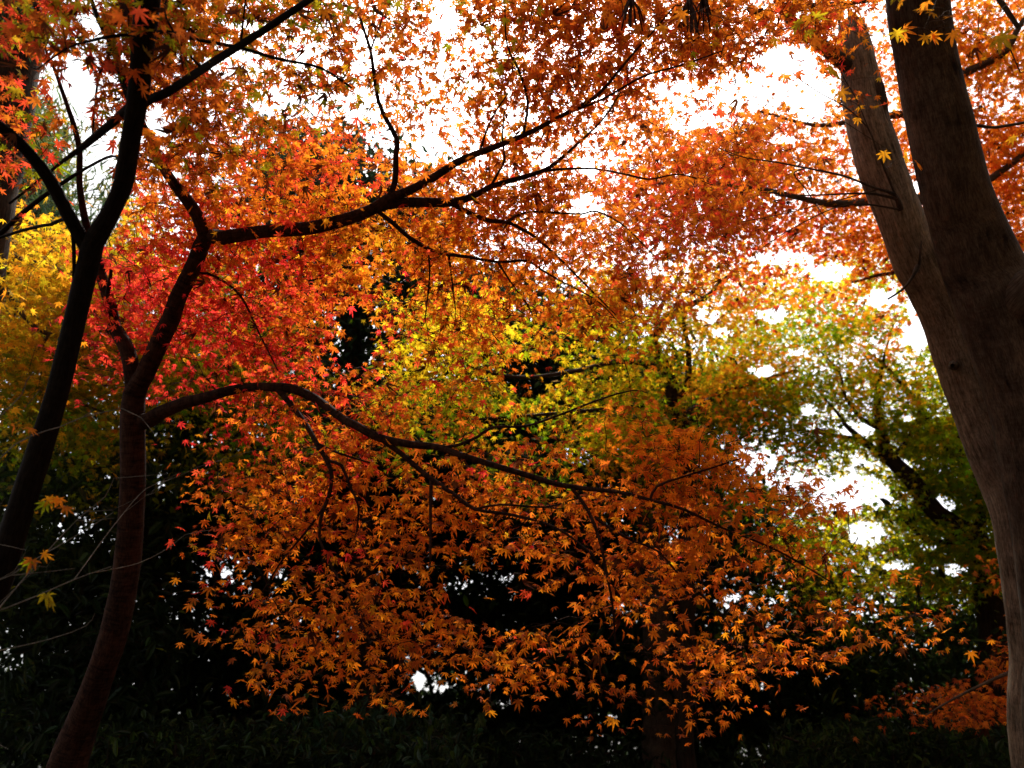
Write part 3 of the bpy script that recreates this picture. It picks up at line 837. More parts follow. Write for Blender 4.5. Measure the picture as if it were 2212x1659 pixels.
c1 = Ct.limb([(2268, 1659, 150, 4.4), (2258, 1406, 138, 4.4), (2240, 1272, 130, 4.4), (2207, 1106, 126, 4.42), (2176, 1030, 116, 4.5), (2124, 910, 106, 4.58), (2078, 786, 104, 4.6), (2034, 670, 98, 4.6), (1976, 553, 94, 4.54), (1944, 470, 93, 4.5), (1917, 400, 94, 4.5), (1894, 330, 95, 4.5), (1876, 275, 90, 4.5), (1866, 220, 84, 4.5), (1855, 150, 74, 4.5), (1845, 90, 66, 4.5), (1838, 50, 52, 4.5)],
             'stem', "pale stem ending in a jagged snag", seg=36, lump=0.05, ground=(x0 - 0.12, y0 + 0.12, 0.19), step=0.03)
cb = Ct.limb([(2195, 730, 80, 4.12), (2190, 690, 96, 4.06), (2216, 636, 96, 3.92), (2270, 596, 80, 3.86), (2360, 520, 64, 3.8), (2500, 340, 52, 3.7), (2640, 80, 40, 3.7), (2720, -260, 24, 3.8), (2760, -560, 6, 3.9)], 'branch', seg=28, lump=0.06, nodes=False)
c2 = Ct.limb([(1846, 150, 34, 4.5), (1818, 133, 32, 4.45), (1785, 105, 28, 4.38), (1755, 80, 25, 4.3), (1725, 58, 23, 4.2), (1690, 20, 20, 4.1), (1670, -40, 18, 4.0), (1620, -160, 12, 3.9)], seg=14, lump=0.08)
Ct.extra(c2, [(1700, 20, 14, 4.12), (1760, 12, 12, 4.2), (1820, 8, 10, 4.3), (1890, 0, 8, 4.3)], lump=0.1)
for (uu, vv, w, tu, tv) in ((1822, 75, 20, 1810, 38), (1850, 70, 24, 1846, 42), (1868, 90, 22, 1864, 55), (1838, 60, 18, 1832, 20)):
    k = Ct.limb([(uu, vv + 26, w, 4.5), (uu, vv, w * 0.8, 4.5), ((uu + tu) / 2, (vv + tv) / 2, w * 0.5, 4.5), (tu, tv, 2, 4.5)], 'snag_splinter', seg=7, lump=0.25, nodes=False)
c3 = Ct.limb([(1895, 262, 32, 4.45), (1903, 235, 29, 4.43), (1899, 205, 27, 4.42), (1895, 182, 24, 4.42), (1893, 172, 10, 4.42)], 'branch_stub', "short broken branch stub, dark brown", seg=14, lump=0.14, nodes=False)
c4 = Ct.limb([(1945, 452, 14.9, 4.36), (1932, 420, 8.7, 4.3), (1892, 407, 5.6, 4.28), (1822, 380, 5.0, 4.3), (1742, 363, 4.3, 4.4), (1675, 350, 3.7, 4.5), (1608, 340, 2.5, 4.6), (1552, 320, 2.0, 4.7)], seg=7)
Ct.extra(c4, [(1940, 430, 7.4, 4.3), (1875, 418, 5.0, 4.3), (1775, 421, 3.7, 4.4), (1675, 423, 2.5, 4.5)])
Ct.extra(c4, [(1942, 440, 5.6, 4.3), (1892, 320, 4.3, 4.28), (1875, 277, 3.7, 4.28), (1825, 230, 3.1, 4.3), (1775, 203, 2.5, 4.3), (1722, 167, 2.5, 4.35), (1692, 133, 2.0, 4.4)])
Ct.extra(c4, [(1940, 452, 5.0, 4.3), (1870, 442, 3.7, 4.3), (1800, 450, 3.1, 4.35), (1700, 500, 2.0, 4.5), (1640, 540, 2.0, 4.5)])
Ct.extra(c4, [(1742, 363, 3.1, 4.4), (1715, 375, 3.1), (1740, 408, 3.1), (1775, 460, 2.5), (1798, 483, 2.0)])
Ct.extra(c4, [(1900, 408, 3.1, 4.28), (1820, 430, 2.5, 4.3), (1700, 460, 2.0, 4.5), (1600, 480, 2.0, 4.6)])
Ct.extra(c4, [(1885, 300, 2.5, 4.2), (1850, 215, 2.5, 4.15), (1815, 150, 2.0, 4.1), (1800, 60, 2.0, 4.1)])
c5 = Ct.limb([(2080, 470, 12, 3.9), (2110, 340, 9, 4.2), (2098, 275, 8, 4.4), (2150, 275, 7, 4.5), (2230, 262, 6, 4.5)][1:], seg=6)
ck = Ct.limb([(2062, 788, 24, 4.54), (2059, 790, 20, 4.465), (2058, 790, 9, 4.448)], 'knot', seg=12, lump=0.1, nodes=False)
c6 = Ct.limb([(1982, 575, 12, 4.3), (1970, 600, 7, 4.25), (1950, 625, 5, 4.25), (1918, 646, 4, 4.25)], seg=6, nodes=False)
Ct.extra(c6, [(1985, 573, 7, 4.3), (1987, 553, 5, 4.25), (1990, 520, 4, 4.25)], nodes=False)
gC = parse_grid("""
0:000000000000000233322423
1:000000000000000012111102
2:000000000000000000020002
3:000000000000000000011000
""")
u, v = sample_sprays(gC, 0.9, 70, 0.8, 3)
d = np.clip(RNG.normal(3.3, 0.35, len(u)), 2.5, 3.75)
cC = P(u, v, d)
# the over-hanging leaves sit on a limb that leaves the thick stem above the picture
c7 = Ct.limb([(1985, -330, 60, 3.6), (1930, -150, 30, 3.3), (1850, -60, 20, 3.2), (1740, -30, 14, 3.2), (1560, -20, 8, 3.2)], seg=8)
c8 = Ct.limb([(1990, -300, 50, 3.55), (2080, -120, 24, 3.3), (2140, -30, 14, 3.2), (2200, 60, 9, 3.2)], seg=8)
own = Ct.grow(cC, 0.0013, only=[c2, c7, c8])
fC = colour_field([(1800, 100, ('gold', 'yellow', 'olive')), (1650, 40, ('gold', 'olive', 'orange')), (1880, 250, ('gold', 'yellow')), (2050, 30, ('gold', 'orange')), (2150, 150, ('gold', 'orange', 'olive'))])
Ct.leaves(cC, own, fC, 1.9, 0.07, 0.046, T_NEAR, holes=SKY[-5:], stems=0.8, droop=(48, 22))
Ct.overhead([(0.6, -3.0, 4.3), (6.0, 5.5, 7.0)], 900, 10, 0.05, fC, [c0, c7, c8])
Ct.overhead([(3.0, -2.5, 1.8), (6.8, 5.5, 4.6)], 900, 11, 0.06, fC, [c0, c7, c8])  # unseen low leaves at right, added to keep side light off the stems
Ct.finish()

# ------------------------------------------------------------------ 4. the orange maple beyond the grey tree
DM = [(1500, 450, 6.0), (1750, 400, 6.8), (1900, 300, 7.4), (2150, 150, 6.6), (2150, 500, 7.2), (1650, 250, 6.6), (2100, 1450, 5.6), (1850, 620, 7.4)]
x0, y0 = ground_xy(2400, 1659, 7.2)
Mt = Tree("maple_tree", "orange maple behind the grey two-stemmed tree, its small leaves filling the upper right", "tree", (x0, y0, 0), B_MID, DM)
Mt.limb([(2330, 1500, 90, 7.1), (2270, 1100, 80, 7.1), (2235, 800, 70, 7.1), (2125, 520, 56, 7.1), (2055, 330, 44, 7.0), (2020, 120, 34, 6.9), (2000, -150, 26, 6.8)], 'trunk', seg=12, ground=(x0, y0, 0.22))
m1 = Mt.limb([(2120, 500, 34, 7.1), (2050, 440, 26, 7.0), (1930, 430, 22, 6.9), (1800, 440, 16, 6.8), (1650, 410, 11, 6.4), (1500, 390, 7, 6.0), (1400, 400, 4, 5.8)], seg=8)
m2 = Mt.limb([(2055, 330, 26, 7.0), (1990, 250, 20, 7.2), (1860, 260, 14, 7.2), (1760, 270, 9, 7.0), (1640, 240, 5, 6.6)], seg=8)
m3 = Mt.limb([(2030, 180, 20, 6.9), (2160, 120, 16, 6.6), (2200, 60, 12, 6.5), (2240, 0, 8, 6.4)], seg=8)
m4 = Mt.limb([(2090, 420, 18, 7.1), (2190, 350, 14, 7.0), (2230, 310, 10, 7.0)], seg=8)
m5 = Mt.limb([(2300, 1300, 22, 6.9), (2260, 1410, 14, 6.2), (2210, 1440, 10, 5.8), (2140, 1470, 7, 5.6), (2060, 1510, 5, 5.5), (2000, 1545, 3, 5.5)], seg=8)
m6 = Mt.limb([(2155, 600, 18, 7.2), (2060, 600, 12, 7.4), (1930, 590, 8, 7.4), (1840, 610, 5, 7.4)], seg=6)
gM = parse_grid("""
0:000000000000000023465477
1:000000000000000022126588
2:000000000000000323357588
3:000000000000013666787788
4:000000000000036899887778
5:000000000000036898878368
6:000000000000006422246638
7:000000000000000000002303
8:000000000000000000000002
13:000000000000000000000002
14:000000000000000000000011
15:000000000000000000000146
16:000000000000000000000252
""")
HM = SKY + SKYR + [(1850, 1425, 190, 75, 0), (2060, 1400, 80, 42, 0), (2010, 1440, 70, 40, 0), (2030, 1600, 90, 34, .0), (2160, 1610, 80, 50, .0), (2080, 1300, 90, 70, .05)]
u, v = sample_sprays(gM, 7.0, 42, 0.8, 4)
k = hole_keep(u, v, HM); u, v = u[k], v[k]
d = Mt.d_at(u, v) + np.abs(RNG.normal(0.0, 0.7, len(u))) - 0.05
cM = P(u, v, d)
own = Mt.grow(cM, 0.002)
fM = colour_field([(1450, 480, ('red', 'deep', 'orange')), (1650, 400, ('deep', 'orange', 'red')), (1750, 380, ('orange', 'deep', 'gold')), (1800, 480, ('orange', 'gold', 'deep')), (1650, 230, ('deep', 'rust')), (1900, 280, ('deep', 'orange')), (2150, 120, ('orange', 'deep', 'gold')), (2150, 350, ('orange', 'deep')), (2170, 520, ('orange', 'deep')), (1700, 530, ('red', 'deep')), (1850, 610, ('deep', 'orange')), (2120, 1480, ('deep', 'deep', 'rust'))])
Mt.leaves(cM, own, fM, 19, 0.15, 0.041, T_MID, holes=HM, brown=0.015, droop=(30, 25))
Mt.finish()

# ------------------------------------------------------------------ 5. the green and gold maple at right
DF = [(1900, 900, 8.5), (1700, 700, 9.5), (2100, 1150, 8.0), (1800, 1100, 9.0)]
x0, y0 = ground_xy(2180, 1659, 8.0)
Ft = Tree("maple_tree", "green and golden maple standing beyond the grey stems, dark limbs fanning up to the left", "tree", (x0, y0, 0), B_BROWN, DF)
Ft.limb([(2165, 1600, 80, 8.0), (2150, 1390, 70, 8.0), (2135, 1240, 58, 8.0), (2108, 1168, 50, 8.05), (2058, 1135, 44, 8.1), (2022, 1106, 40, 8.1), (1968, 1036, 37, 8.2), (1920, 985, 30, 8.3), (1905, 936, 22, 8.4), (1895, 876, 16, 8.5), (1898, 836, 11, 8.5), (1910, 770, 6, 8.6), (1930, 700, 4, 8.7)], 'trunk', seg=12, lump=0.1, ground=(x0, y0, 0.2))
Ft.leafmat = leaf_mat('green_maple_leaf', 0.8, 0.6, 0.006, 0.6)
f1 = Ft.limb([(1922, 988, 20, 8.3), (1905, 983, 18), (1858, 946, 14), (1825, 916, 10), (1812, 896, 7), (1780, 860, 4)], seg=8)
f2 = Ft.limb([(1900, 925, 14, 8.4), (1870, 910, 11), (1852, 896, 9), (1825, 853, 7), (1810, 800, 5), (1740, 730, 3)], seg=8)
f3 = Ft.limb([(2118, 1180, 26, 8.05), (2117, 1080, 20, 8.1), (2110, 1020, 17, 8.1), (2075, 993, 15), (2028, 946, 14), (2002, 906, 13), (1975, 860, 11), (1942, 823, 9), (1908, 786, 7), (1878, 763, 5)], seg=8)
f4 = Ft.limb([(1925, 990, 12, 8.3), (1960, 950, 9), (1985, 890, 7), (1975, 800, 4)], seg=6)
f5 = Ft.limb([(2080, 1000, 12), (2060, 900, 9), (2050, 820, 6)], seg=6)
f6 = Ft.limb([(1860, 948, 9), (1800, 940, 7), (1720, 930, 5), (1620, 950, 3)], seg=6)
f7 = Ft.limb([(2108, 1166, 20, 8.05), (2010, 1170, 12), (1960, 1130, 8), (1930, 1100, 5)], seg=6)
gF = parse_grid("""
6:000000000000000000542100
7:000000000000000027776520
8:000000000000000147899630
9:000000000000000468788870
10:000000000000000366778880
11:000000000000000002343686
12:000000000000000000245688
13:000000000000000000355676
""")
u, v = sample_sprays(gF, 6.2, 56, 1.5, 5)
k = hole_keep(u, v, SKYR); u, v = u[k], v[k]
d = Ft.d_at(u, v) + np.where(RNG.random(len(u)) < 0.2, -0.4, np.abs(RNG.normal(0.0, 1.0, len(u))))
cF = P(u, v, d)
own = Ft.grow(cF, 0.0025)
fF = colour_field([(1700, 620, ('lemon', 'lime', 'yellow')), (1850, 720, ('lemon', 'yellow', 'lime')), (1950, 780, ('gold', 'yellow', 'lime')), (1850, 820, ('gold', 'yellow', 'lime')), (1780, 700, ('lime', 'green')), (1740, 760, ('lime', 'green', 'lime')), (1700, 850, ('lime', 'gold', 'lime')), (1760, 830, ('green', 'lime')), (1950, 870, ('lime', 'moss', 'green')), (2050, 900, ('lime', 'moss')), (2080, 1050, ('moss', 'green')), (1850, 1010, ('lime', 'lemon')), (1700, 960, ('moss', 'lime', 'green')), (2100, 800, ('lemon', 'lime')), (1830, 1180, ('lemon', 'lime', 'olive')), (2100, 1200, ('moss', 'green', 'olive')), (1650, 920, ('green', 'moss'))])
Ft.leaves(cF, own, fF, 46, 0.25, 0.052, T_FAR, flat=0.16, holes=SKYR, droop=(22, 24))
Ft.finish()

# ------------------------------------------------------------------ 6. the yellow maple in the middle
DG = [(950, 750, 5.0), (1100, 830, 5.4), (1300, 800, 5.8), (1450, 700, 7.5), (1550, 620, 9.0), (1450, 900, 7.5), (1650, 850, 9.0)]
x0, y0 = ground_xy(1520, 1700, 7.6)
Gt = Tree("maple_tree", "yellow-green maple in the middle distance with a crooked hanging limb, below the orange boughs", "tree", (x0, y0, 0), B_BROWN, DG)
Gt.limb([(1480, 1600, 40, 7.6), (1484, 1300, 38, 7.6), (1486, 1080, 38, 7.6), (1478, 960, 40, 7.6), (1462, 880, 34, 7.6), (1440, 800, 28, 7.6), (1410, 745, 22, 7.6), (1440, 690, 18, 7.7), (1480, 665, 15, 7.9), (1535, 635, 12, 8.2), (1575, 596, 10, 8.5), (1625, 566, 7, 8.8)], 'trunk', seg=12, lump=0.1, ground=(x0, y0, 0.14))
g1 = Gt.limb([(1450, 868, 22, 7.6), (1470, 858, 16, 7.5), (1483, 835, 14, 7.5), (1488, 790, 13, 7.5), (1486, 745, 11, 7.5), (1478, 700, 9, 7.6), (1476, 650, 6, 7.8)], seg=10, lump=0.12)
g2 = Gt.limb([(1440, 800, 16, 7.6), (1350, 780, 13, 6.8), (1250, 800, 11, 6.2), (1140, 815, 9, 5.6), (1040, 800, 7, 5.2), (940, 750, 5, 5.0), (860, 720, 3, 4.9)], seg=8)
g3 = Gt.limb([(1455, 865, 14, 7.6), (1350, 880, 11, 6.8), (1240, 890, 8, 6.2), (1110, 900, 6, 5.6), (980, 910, 4, 5.3)], seg=8)
g4 = Gt.limb([(1470, 900, 14, 7.6), (1560, 850, 11, 8.4), (1650, 820, 8, 8.8), (1720, 800, 5, 9.0)], seg=8)
g5 = Gt.limb([(1412, 748, 12, 7.6), (1420, 690, 10, 7.8), (1440, 640, 8, 8.0), (1475, 590, 5, 8.2)], seg=8)
gG = parse_grid("""
6:000000000000003566531000
7:000000000344033666520000
8:000000000665456777500000
9:000000000567687788400000
10:000000022445545783200000
11:000000000000200123000000
""")
HG = SKYR + [(1150, 810, 60, 45, .05), (760, 740, 60, 90, .05), (1450, 850, 18, 22, .05)]
u, v = sample_sprays(gG, 6.5, 46, 0.9, 6)
k = hole_keep(u, v, HG); u, v = u[k], v[k]
d = Gt.d_at(u, v) + np.where(RNG.random(len(u)) < 0.3, -0.2, np.abs(RNG.normal(0.0, 0.5, len(u))))
cG = P(u, v, d)
own = Gt.grow(cG, 0.002)
fG = colour_field([(900, 740, ('yellow', 'lemon')), (1000, 700, ('yellow', 'lemon')), (1050, 820, ('lemon', 'lime', 'yellow')), (1000, 900, ('lime', 'gold', 'green')), (1200, 850, ('gold', 'yellow', 'lemon')), (1300, 760, ('lemon', 'lime', 'yellow')), (1300, 900, ('lemon', 'gold', 'lime')), (1430, 780, ('lime', 'lemon', 'green')), (1150, 940, ('green', 'moss')), (1500, 620, ('yellow', 'gold')), (1600, 600, ('yellow', 'olive')), (1550, 720, ('gold', 'yellow')), (1600, 830, ('gold', 'yellow', 'orange')), (1480, 960, ('green', 'moss', 'olive')), (1600, 960, ('green', 'moss'))])
nearG = cG @ FWD - CAM @ FWD < 6.3
Gt.leaves(cG[nearG], own[nearG], fG, 10, 0.11, 0.038, T_MID, holes=HG)
Gt.leaves(cG[~nearG], own[~nearG], fG, 30, 0.18, 0.042, T_FAR, flat=0.25, holes=HG, droop=(22, 24))
Gt.finish()

# ------------------------------------------------------------------ 7. the golden maple at left
DJ = [(100, 600, 6.0), (400, 700, 6.6), (50, 850, 6.2), (500, 900, 7.4)]
x0, y0 = ground_xy(-420, 1659, 6.2)
Jt = Tree("maple_tree", "golden yellow maple behind the dark forked maple at left, thin pale boughs reaching right", "tree", (x0, y0, 0), B_MID, DJ)
Jt.limb([(-330, 1300, 70, 6.2), (-260, 900, 56, 6.2), (-220, 640, 46, 6.2), (-180, 400, 34, 6.2), (-150, 150, 20, 6.2)], 'trunk', seg=10, ground=(x0, y0, 0.16))
j1 = Jt.limb([(-222, 640, 24, 6.2), (-120, 560, 14, 6.0), (-30, 540, 12, 5.9), (27, 553, 11, 5.9), (167, 595, 9, 5.9), (250, 620, 8, 6.0), (333, 650, 7, 6.1), (483, 670, 5, 6.3), (583, 683, 4, 6.4)], seg=8)
j2 = Jt.limb([(-230, 700, 22, 6.2), (-100, 570, 14, 5.8), (0, 613, 12, 5.7), (20, 640, 11, 5.7), (60, 693, 10, 5.7), (100, 720, 10, 5.75), (140, 728, 9, 5.8), (180, 738, 8, 5.85), (253, 760, 7, 6.0), (300, 771, 6, 6.1), (413, 786, 4, 6.3)], seg=8)
Jt.extra(j2, [(108, 722, 8, 5.75), (95, 738, 7, 5.7), (95, 752, 6, 5.7), (125, 775, 5, 5.7), (200, 800, 3, 5.9)])
j3 = Jt.limb([(-250, 850, 24, 6.2), (-100, 780, 12, 6.2), (0, 800, 9, 6.2), (120, 850, 6, 6.3), (260, 900, 4, 6.5), (420, 920, 3, 7.0)], seg=8)
gJ = parse_grid("""
5:355400000000000000000000
6:688875000000000000000000
7:788864200000000000000000
8:777554300000000000000000
9:665433400000000000000000
10:322112320000000000000000
11:111001100000000000000000
""")
u, v = sample_sprays(gJ, 8.0, 46, 0.9, 7)
k = hole_keep(u, v, SKY[:6]); u, v = u[k], v[k]
d = Jt.d_at(u, v) + RNG.normal(0, 0.5, len(u))
cJ = P(u, v, d)
own = Jt.grow(cJ, 0.0018)
fJ = colour_field([(100, 560, ('yellow', 'gold')), (60, 700, ('yellow', 'gold')), (250, 520, ('gold', 'yellow', 'olive')), (300, 640, ('yellow', 'gold')), (200, 780, ('olive', 'gold')), (60, 830, ('olive', 'moss', 'gold')), (150, 920, ('moss', 'green', 'olive')), (400, 850, ('moss', 'olive', 'lemon')), (520, 930, ('lemon', 'moss', 'green')), (450, 720, ('yellow', 'lime'))])
Jt.leaves(cJ, own, fJ, 20, 0.15, 0.041, T_MID, holes=SKY[:6], flat=0.3)
Jt.finish()

# ------------------------------------------------------------------ 8-9. conifers at the left edge
x0, y0 = ground_xy(-60, 1659, 8.5)
Kt = Tree("conifer_tree", "pale green conifer with a grey limb at the left edge, behind the leftmost bough", "tree", (x0, y0, 0), B_MID, [(50, 450, 8.8), (50, 300, 8.5)])
Kt.leafmat = leaf_mat("conifer_needle", 0.4, 0.9, 0.03, 0.5)
Kt.limb([(-70, 1500, 70, 8.5), (-75, 900, 52, 8.6), (-80, 520, 40, 8.7), (-85, 250, 26, 8.8), (-85, 60, 8, 8.9)], 'trunk', seg=10, ground=(x0, y0, 0.2))
k1 = Kt.limb([(-78, 520, 34, 8.6), (-30, 440, 28, 8.2), (0, 412, 26, 8.0), (30, 375, 24, 7.9), (48, 345, 18, 7.9), (70, 320, 8, 7.9)], label="pale grey limb slanting up to the right", seg=10)
for (uu, vv) in ((60, 460), (90, 420), (40, 540), (100, 500), (60, 280), (30, 600), (10, 340)):
    Kt.limb([(-80, vv + 30, 10, 8.7), ((uu - 80) / 2, vv + 4, 7, 8.6), (uu, vv, 4, 8.6), (uu + 30, vv + 12, 2, 8.6)], seg=5)
gK = parse_grid("""
2:410000000000000000000000
3:730000000000000000000000
4:853000000000000000000000
5:974000000000000000000000
6:985000000000000000000000
7:764000000000000000000000
""")
u, v = sample_sprays(gK, 6.0, 40, 1.0, 8)
k = hole_keep(u, v, SKY[:6]); u, v = u[k], v[k]
cK = P(u, v, 8.7 + RNG.normal(0, 0.6, len(u)))
own = Kt.grow(cK, 0.002)
Kt.leaves(cK, own, colour_field([(50, 450, ('pine', 'blue', 'everlt')), (50, 300, ('pine', 'olive'))]), 80, 0.2, 0.06, T_NEEDLE, flat=0.5, droop=(40, 30), roll=60)
Kt.finish()

x0, y0 = ground_xy(-210, 1659, 5.2)
It = Tree("cedar_tree", "thick dark brown trunk in the top left corner, behind red and olive maple leaves", "tree", (x0, y0, 0), B_BROWN, [(0, 100, 5.2)])
It.limb([(-200, 1500, 150, 5.2), (-150, 1000, 135, 5.2), (-80, 600, 152, 5.2), (-32, 320, 150, 5.2), (2, 130, 150, 5.2), (22, -20, 150, 5.2), (60, -250, 106, 5.2), (120, -700, 76, 5.2)], 'trunk', seg=24, lump=0.05, ground=(x0, y0, 0.26))
for (a_, b_) in (((10, 60, 16, 5.2), (90, 10, 8, 5.0)), ((20, -60, 14, 5.2), (150, -60, 7, 5.0)), ((0, 180, 12, 5.2), (60, 170, 5, 5.0))):
    It.limb([a_, ((a_[0] + b_[0]) / 2, (a_[1] + b_[1]) / 2 - 8, 9, 5.1), b_], seg=6)
It.leafmat = Kt.leafmat
u = RNG.uniform(-120, 150, 70); v = RNG.uniform(-120, 110, 70)
cI = P(u, v, 5.1 + RNG.normal(0, 0.25, 70))
own = It.grow(cI, 0.002)
It.leaves(cI, own, colour_field([(0, 0, ('ever', 'everlt'))]), 22, 0.1, 0.035, T_NEEDLE, flat=0.6, droop=(50, 25), roll=60)
It.finish()

# ------------------------------------------------------------------ 10. evergreens of the dark wood
PER = 2.5


def evergreen(label, trunk, grid, depth, per, colours, foot, w_foot, holes=(), extra_trunks=(), n=26, spread=0.26, size=0.06, sd=1.0, name="evergreen_tree", cat="tree", group="evergreen trees of the dark wood", contrast=0.8, seed=0, boughs=8, bark=None):
    x0, y0 = ground_xy(foot[0], 1659, foot[1])
    t = Tree(name, label, cat, (x0, y0, 0), bark or B_BROWN, [(p[0], p[1], p[3]) for p in trunk] if depth is None else depth, group)
    t.leafmat = M_EVER
    tk = t.limb(trunk, 'trunk', seg=12, lump=0.08, ground=(x0, y0, w_foot))
    for e in extra_trunks:
        t.limb(e, 'stem', seg=8, lump=0.08, ground=(*ground_xy(e[0][0] - 10, 1659, e[0][3]), 0.5 * e[0][2] * e[0][3] / F * 1.2))
    u, v = sample_sprays(grid, per * PER, 60, contrast, 20 + seed)
    k = hole_keep(u, v, holes); u, v = u[k], v[k]
    d = t.d_at(u, v) + RNG.normal(0.3, sd, len(u))
    c = P(u, v, d)
    ok = c[:, 2] > 0.25
    c = c[ok]
    # main boughs run from the trunk into the crown
    top = P(*[np.array(x) for x in (trunk[-1][0], trunk[-1][1], trunk[-1][3])])
    for i in range(boughs):
        tgt = c[RNG.integers(len(c))]
        nd = t.nodes[0]
        below = nd[nd[:, 2] < tgt[2] - 0.15]
        if len(below) < 3:
            continue
        st = below[np.argmin(((below - tgt) ** 2).sum(1))]
        uu, vv, dd_ = project(np.array([st, st + (tgt - st) * 0.5 + (0, 0, 0.15), tgt]))
        t.limb([(uu[0], vv[0], 16, dd_[0]), (uu[1], vv[1], 11, dd_[1]), (uu[2], vv[2], 4, dd_[2])], seg=6)
    own = t.grow(c, 0.003)
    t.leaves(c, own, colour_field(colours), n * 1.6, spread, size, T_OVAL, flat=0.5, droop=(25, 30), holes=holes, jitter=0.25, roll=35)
    t.finish()
    return t


SPECK = [(905, 1467, 15, 24, 0), (948, 1487, 30, 12, .2), (1052, 1482, 26, 14, .25), (1000, 1258, 20, 20, .4), (735, 740, 16, 30, .55), (738, 810, 14, 20, .6), (1300, 1545, 40, 22, .5), (1125, 1615, 14, 20, .3), (600, 1240, 30, 14, .3),
         (480, 1240, 14, 8, .2), (170, 1130, 60, 50, .55), (1580, 1290, 24, 12, .3), (1650, 1480, 14, 12, .3), (810, 945, 20, 12, .2), (880, 920, 20, 12, .3), (1250, 985, 50, 22, .45), (1330, 830, 10, 8, .1), (1640, 1640, 50, 40, .55), (1290, 1620, 60, 40, .55),
         (1090, 1520, 20, 14, .3), (460, 1150, 10, 8, .1), (560, 930, 26, 16, .4), (1860, 1330, 34, 20, .5), (2060, 1300, 40, 22, .4), (2000, 1350, 30, 12, .5), (1930, 1280, 20, 10, .3), (1500, 1600, 16, 20, .5)]
gL = parse_grid("""
2:000000000000000000000000
3:000000454000000000000000
4:000003788500000000000000
5:000003688750000000000000
6:000004689975000000000000
7:000004688999875000000000
8:000045788999997300000000
9:000046688899999860000000
10:000000566666666500000000
""")
evergreen("tall evergreen behind the orange boughs, its dark blue-green top showing below the white sky", [(790, 1500, 60, 9.0), (780, 1100, 50, 9.0), (765, 800, 42, 9.0), (745, 560, 32, 9.0), (720, 380, 20, 9.0), (705, 280, 8, 9.0)],
          gL, [(750, 400, 9.0), (1100, 850, 9.6), (600, 800, 9.2)], 1.6, [(700, 330, ('blue', 'ever')), (760, 700, ('everdk', 'ever')), (1100, 850, ('everdk', 'ever')), (600, 850, ('ever', 'everlt'))], (800, 9.0), 0.2, holes=SPECK + SKY, n=34, spread=0.22, size=0.052, sd=0.8)


def colgrid(rows, c_from, c_to):
    g = np.zeros((18, 24))
    for r, s in rows.items():
        s = s.ljust(24, '.')
        for c in range(c_from, c_to + 1):
            g[r, c] = 0 if s[c] == '.' else int(s[c])
    return g


ER = {8: "345550..................", 9: "677779998777776.........", 10: "9999999999999996........", 11: "9999999999999999621.....", 12: "99999999999999999964333.",
      13: "999999999999999999877788", 14: "999999999999999999999999", 15: "999999999999999999999999", 16: "999999999999999999999999", 17: "999999999999999999999999"}
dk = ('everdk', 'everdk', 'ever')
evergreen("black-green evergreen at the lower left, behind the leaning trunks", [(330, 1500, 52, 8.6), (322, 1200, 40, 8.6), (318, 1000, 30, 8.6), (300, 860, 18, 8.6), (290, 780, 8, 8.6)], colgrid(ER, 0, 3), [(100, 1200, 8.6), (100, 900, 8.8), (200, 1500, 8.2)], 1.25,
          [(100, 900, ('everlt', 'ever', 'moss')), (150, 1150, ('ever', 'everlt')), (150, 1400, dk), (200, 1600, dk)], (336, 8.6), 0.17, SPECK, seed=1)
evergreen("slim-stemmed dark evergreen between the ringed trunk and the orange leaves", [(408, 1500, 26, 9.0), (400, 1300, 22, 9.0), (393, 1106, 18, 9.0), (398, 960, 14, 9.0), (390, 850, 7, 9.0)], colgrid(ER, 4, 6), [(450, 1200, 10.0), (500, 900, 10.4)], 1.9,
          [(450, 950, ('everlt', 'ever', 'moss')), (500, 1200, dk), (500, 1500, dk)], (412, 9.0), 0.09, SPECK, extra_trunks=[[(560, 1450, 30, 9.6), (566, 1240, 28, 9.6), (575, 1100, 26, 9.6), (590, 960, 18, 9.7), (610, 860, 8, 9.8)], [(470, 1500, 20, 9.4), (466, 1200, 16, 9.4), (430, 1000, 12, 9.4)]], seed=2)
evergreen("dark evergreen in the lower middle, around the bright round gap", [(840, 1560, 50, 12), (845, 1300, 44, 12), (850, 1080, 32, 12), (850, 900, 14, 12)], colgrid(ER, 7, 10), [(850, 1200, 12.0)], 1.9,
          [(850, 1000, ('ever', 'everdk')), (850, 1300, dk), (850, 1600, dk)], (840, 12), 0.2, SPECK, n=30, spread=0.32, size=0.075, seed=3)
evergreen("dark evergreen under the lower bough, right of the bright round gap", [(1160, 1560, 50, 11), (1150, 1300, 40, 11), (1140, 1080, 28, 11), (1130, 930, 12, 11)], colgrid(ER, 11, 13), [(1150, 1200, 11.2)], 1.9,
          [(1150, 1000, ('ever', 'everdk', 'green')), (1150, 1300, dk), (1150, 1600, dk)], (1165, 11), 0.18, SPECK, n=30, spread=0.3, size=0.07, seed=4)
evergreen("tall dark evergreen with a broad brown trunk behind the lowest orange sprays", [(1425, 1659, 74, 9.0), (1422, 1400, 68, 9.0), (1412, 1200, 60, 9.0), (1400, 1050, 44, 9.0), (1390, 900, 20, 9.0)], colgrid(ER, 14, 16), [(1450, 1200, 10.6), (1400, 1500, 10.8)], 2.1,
          [(1450, 980, ('green', 'ever', 'moss')), (1450, 1250, dk), (1450, 1600, dk)], (1428, 9.0), 0.21, SPECK, n=26, spread=0.27, size=0.062, seed=5, bark=B_MID)
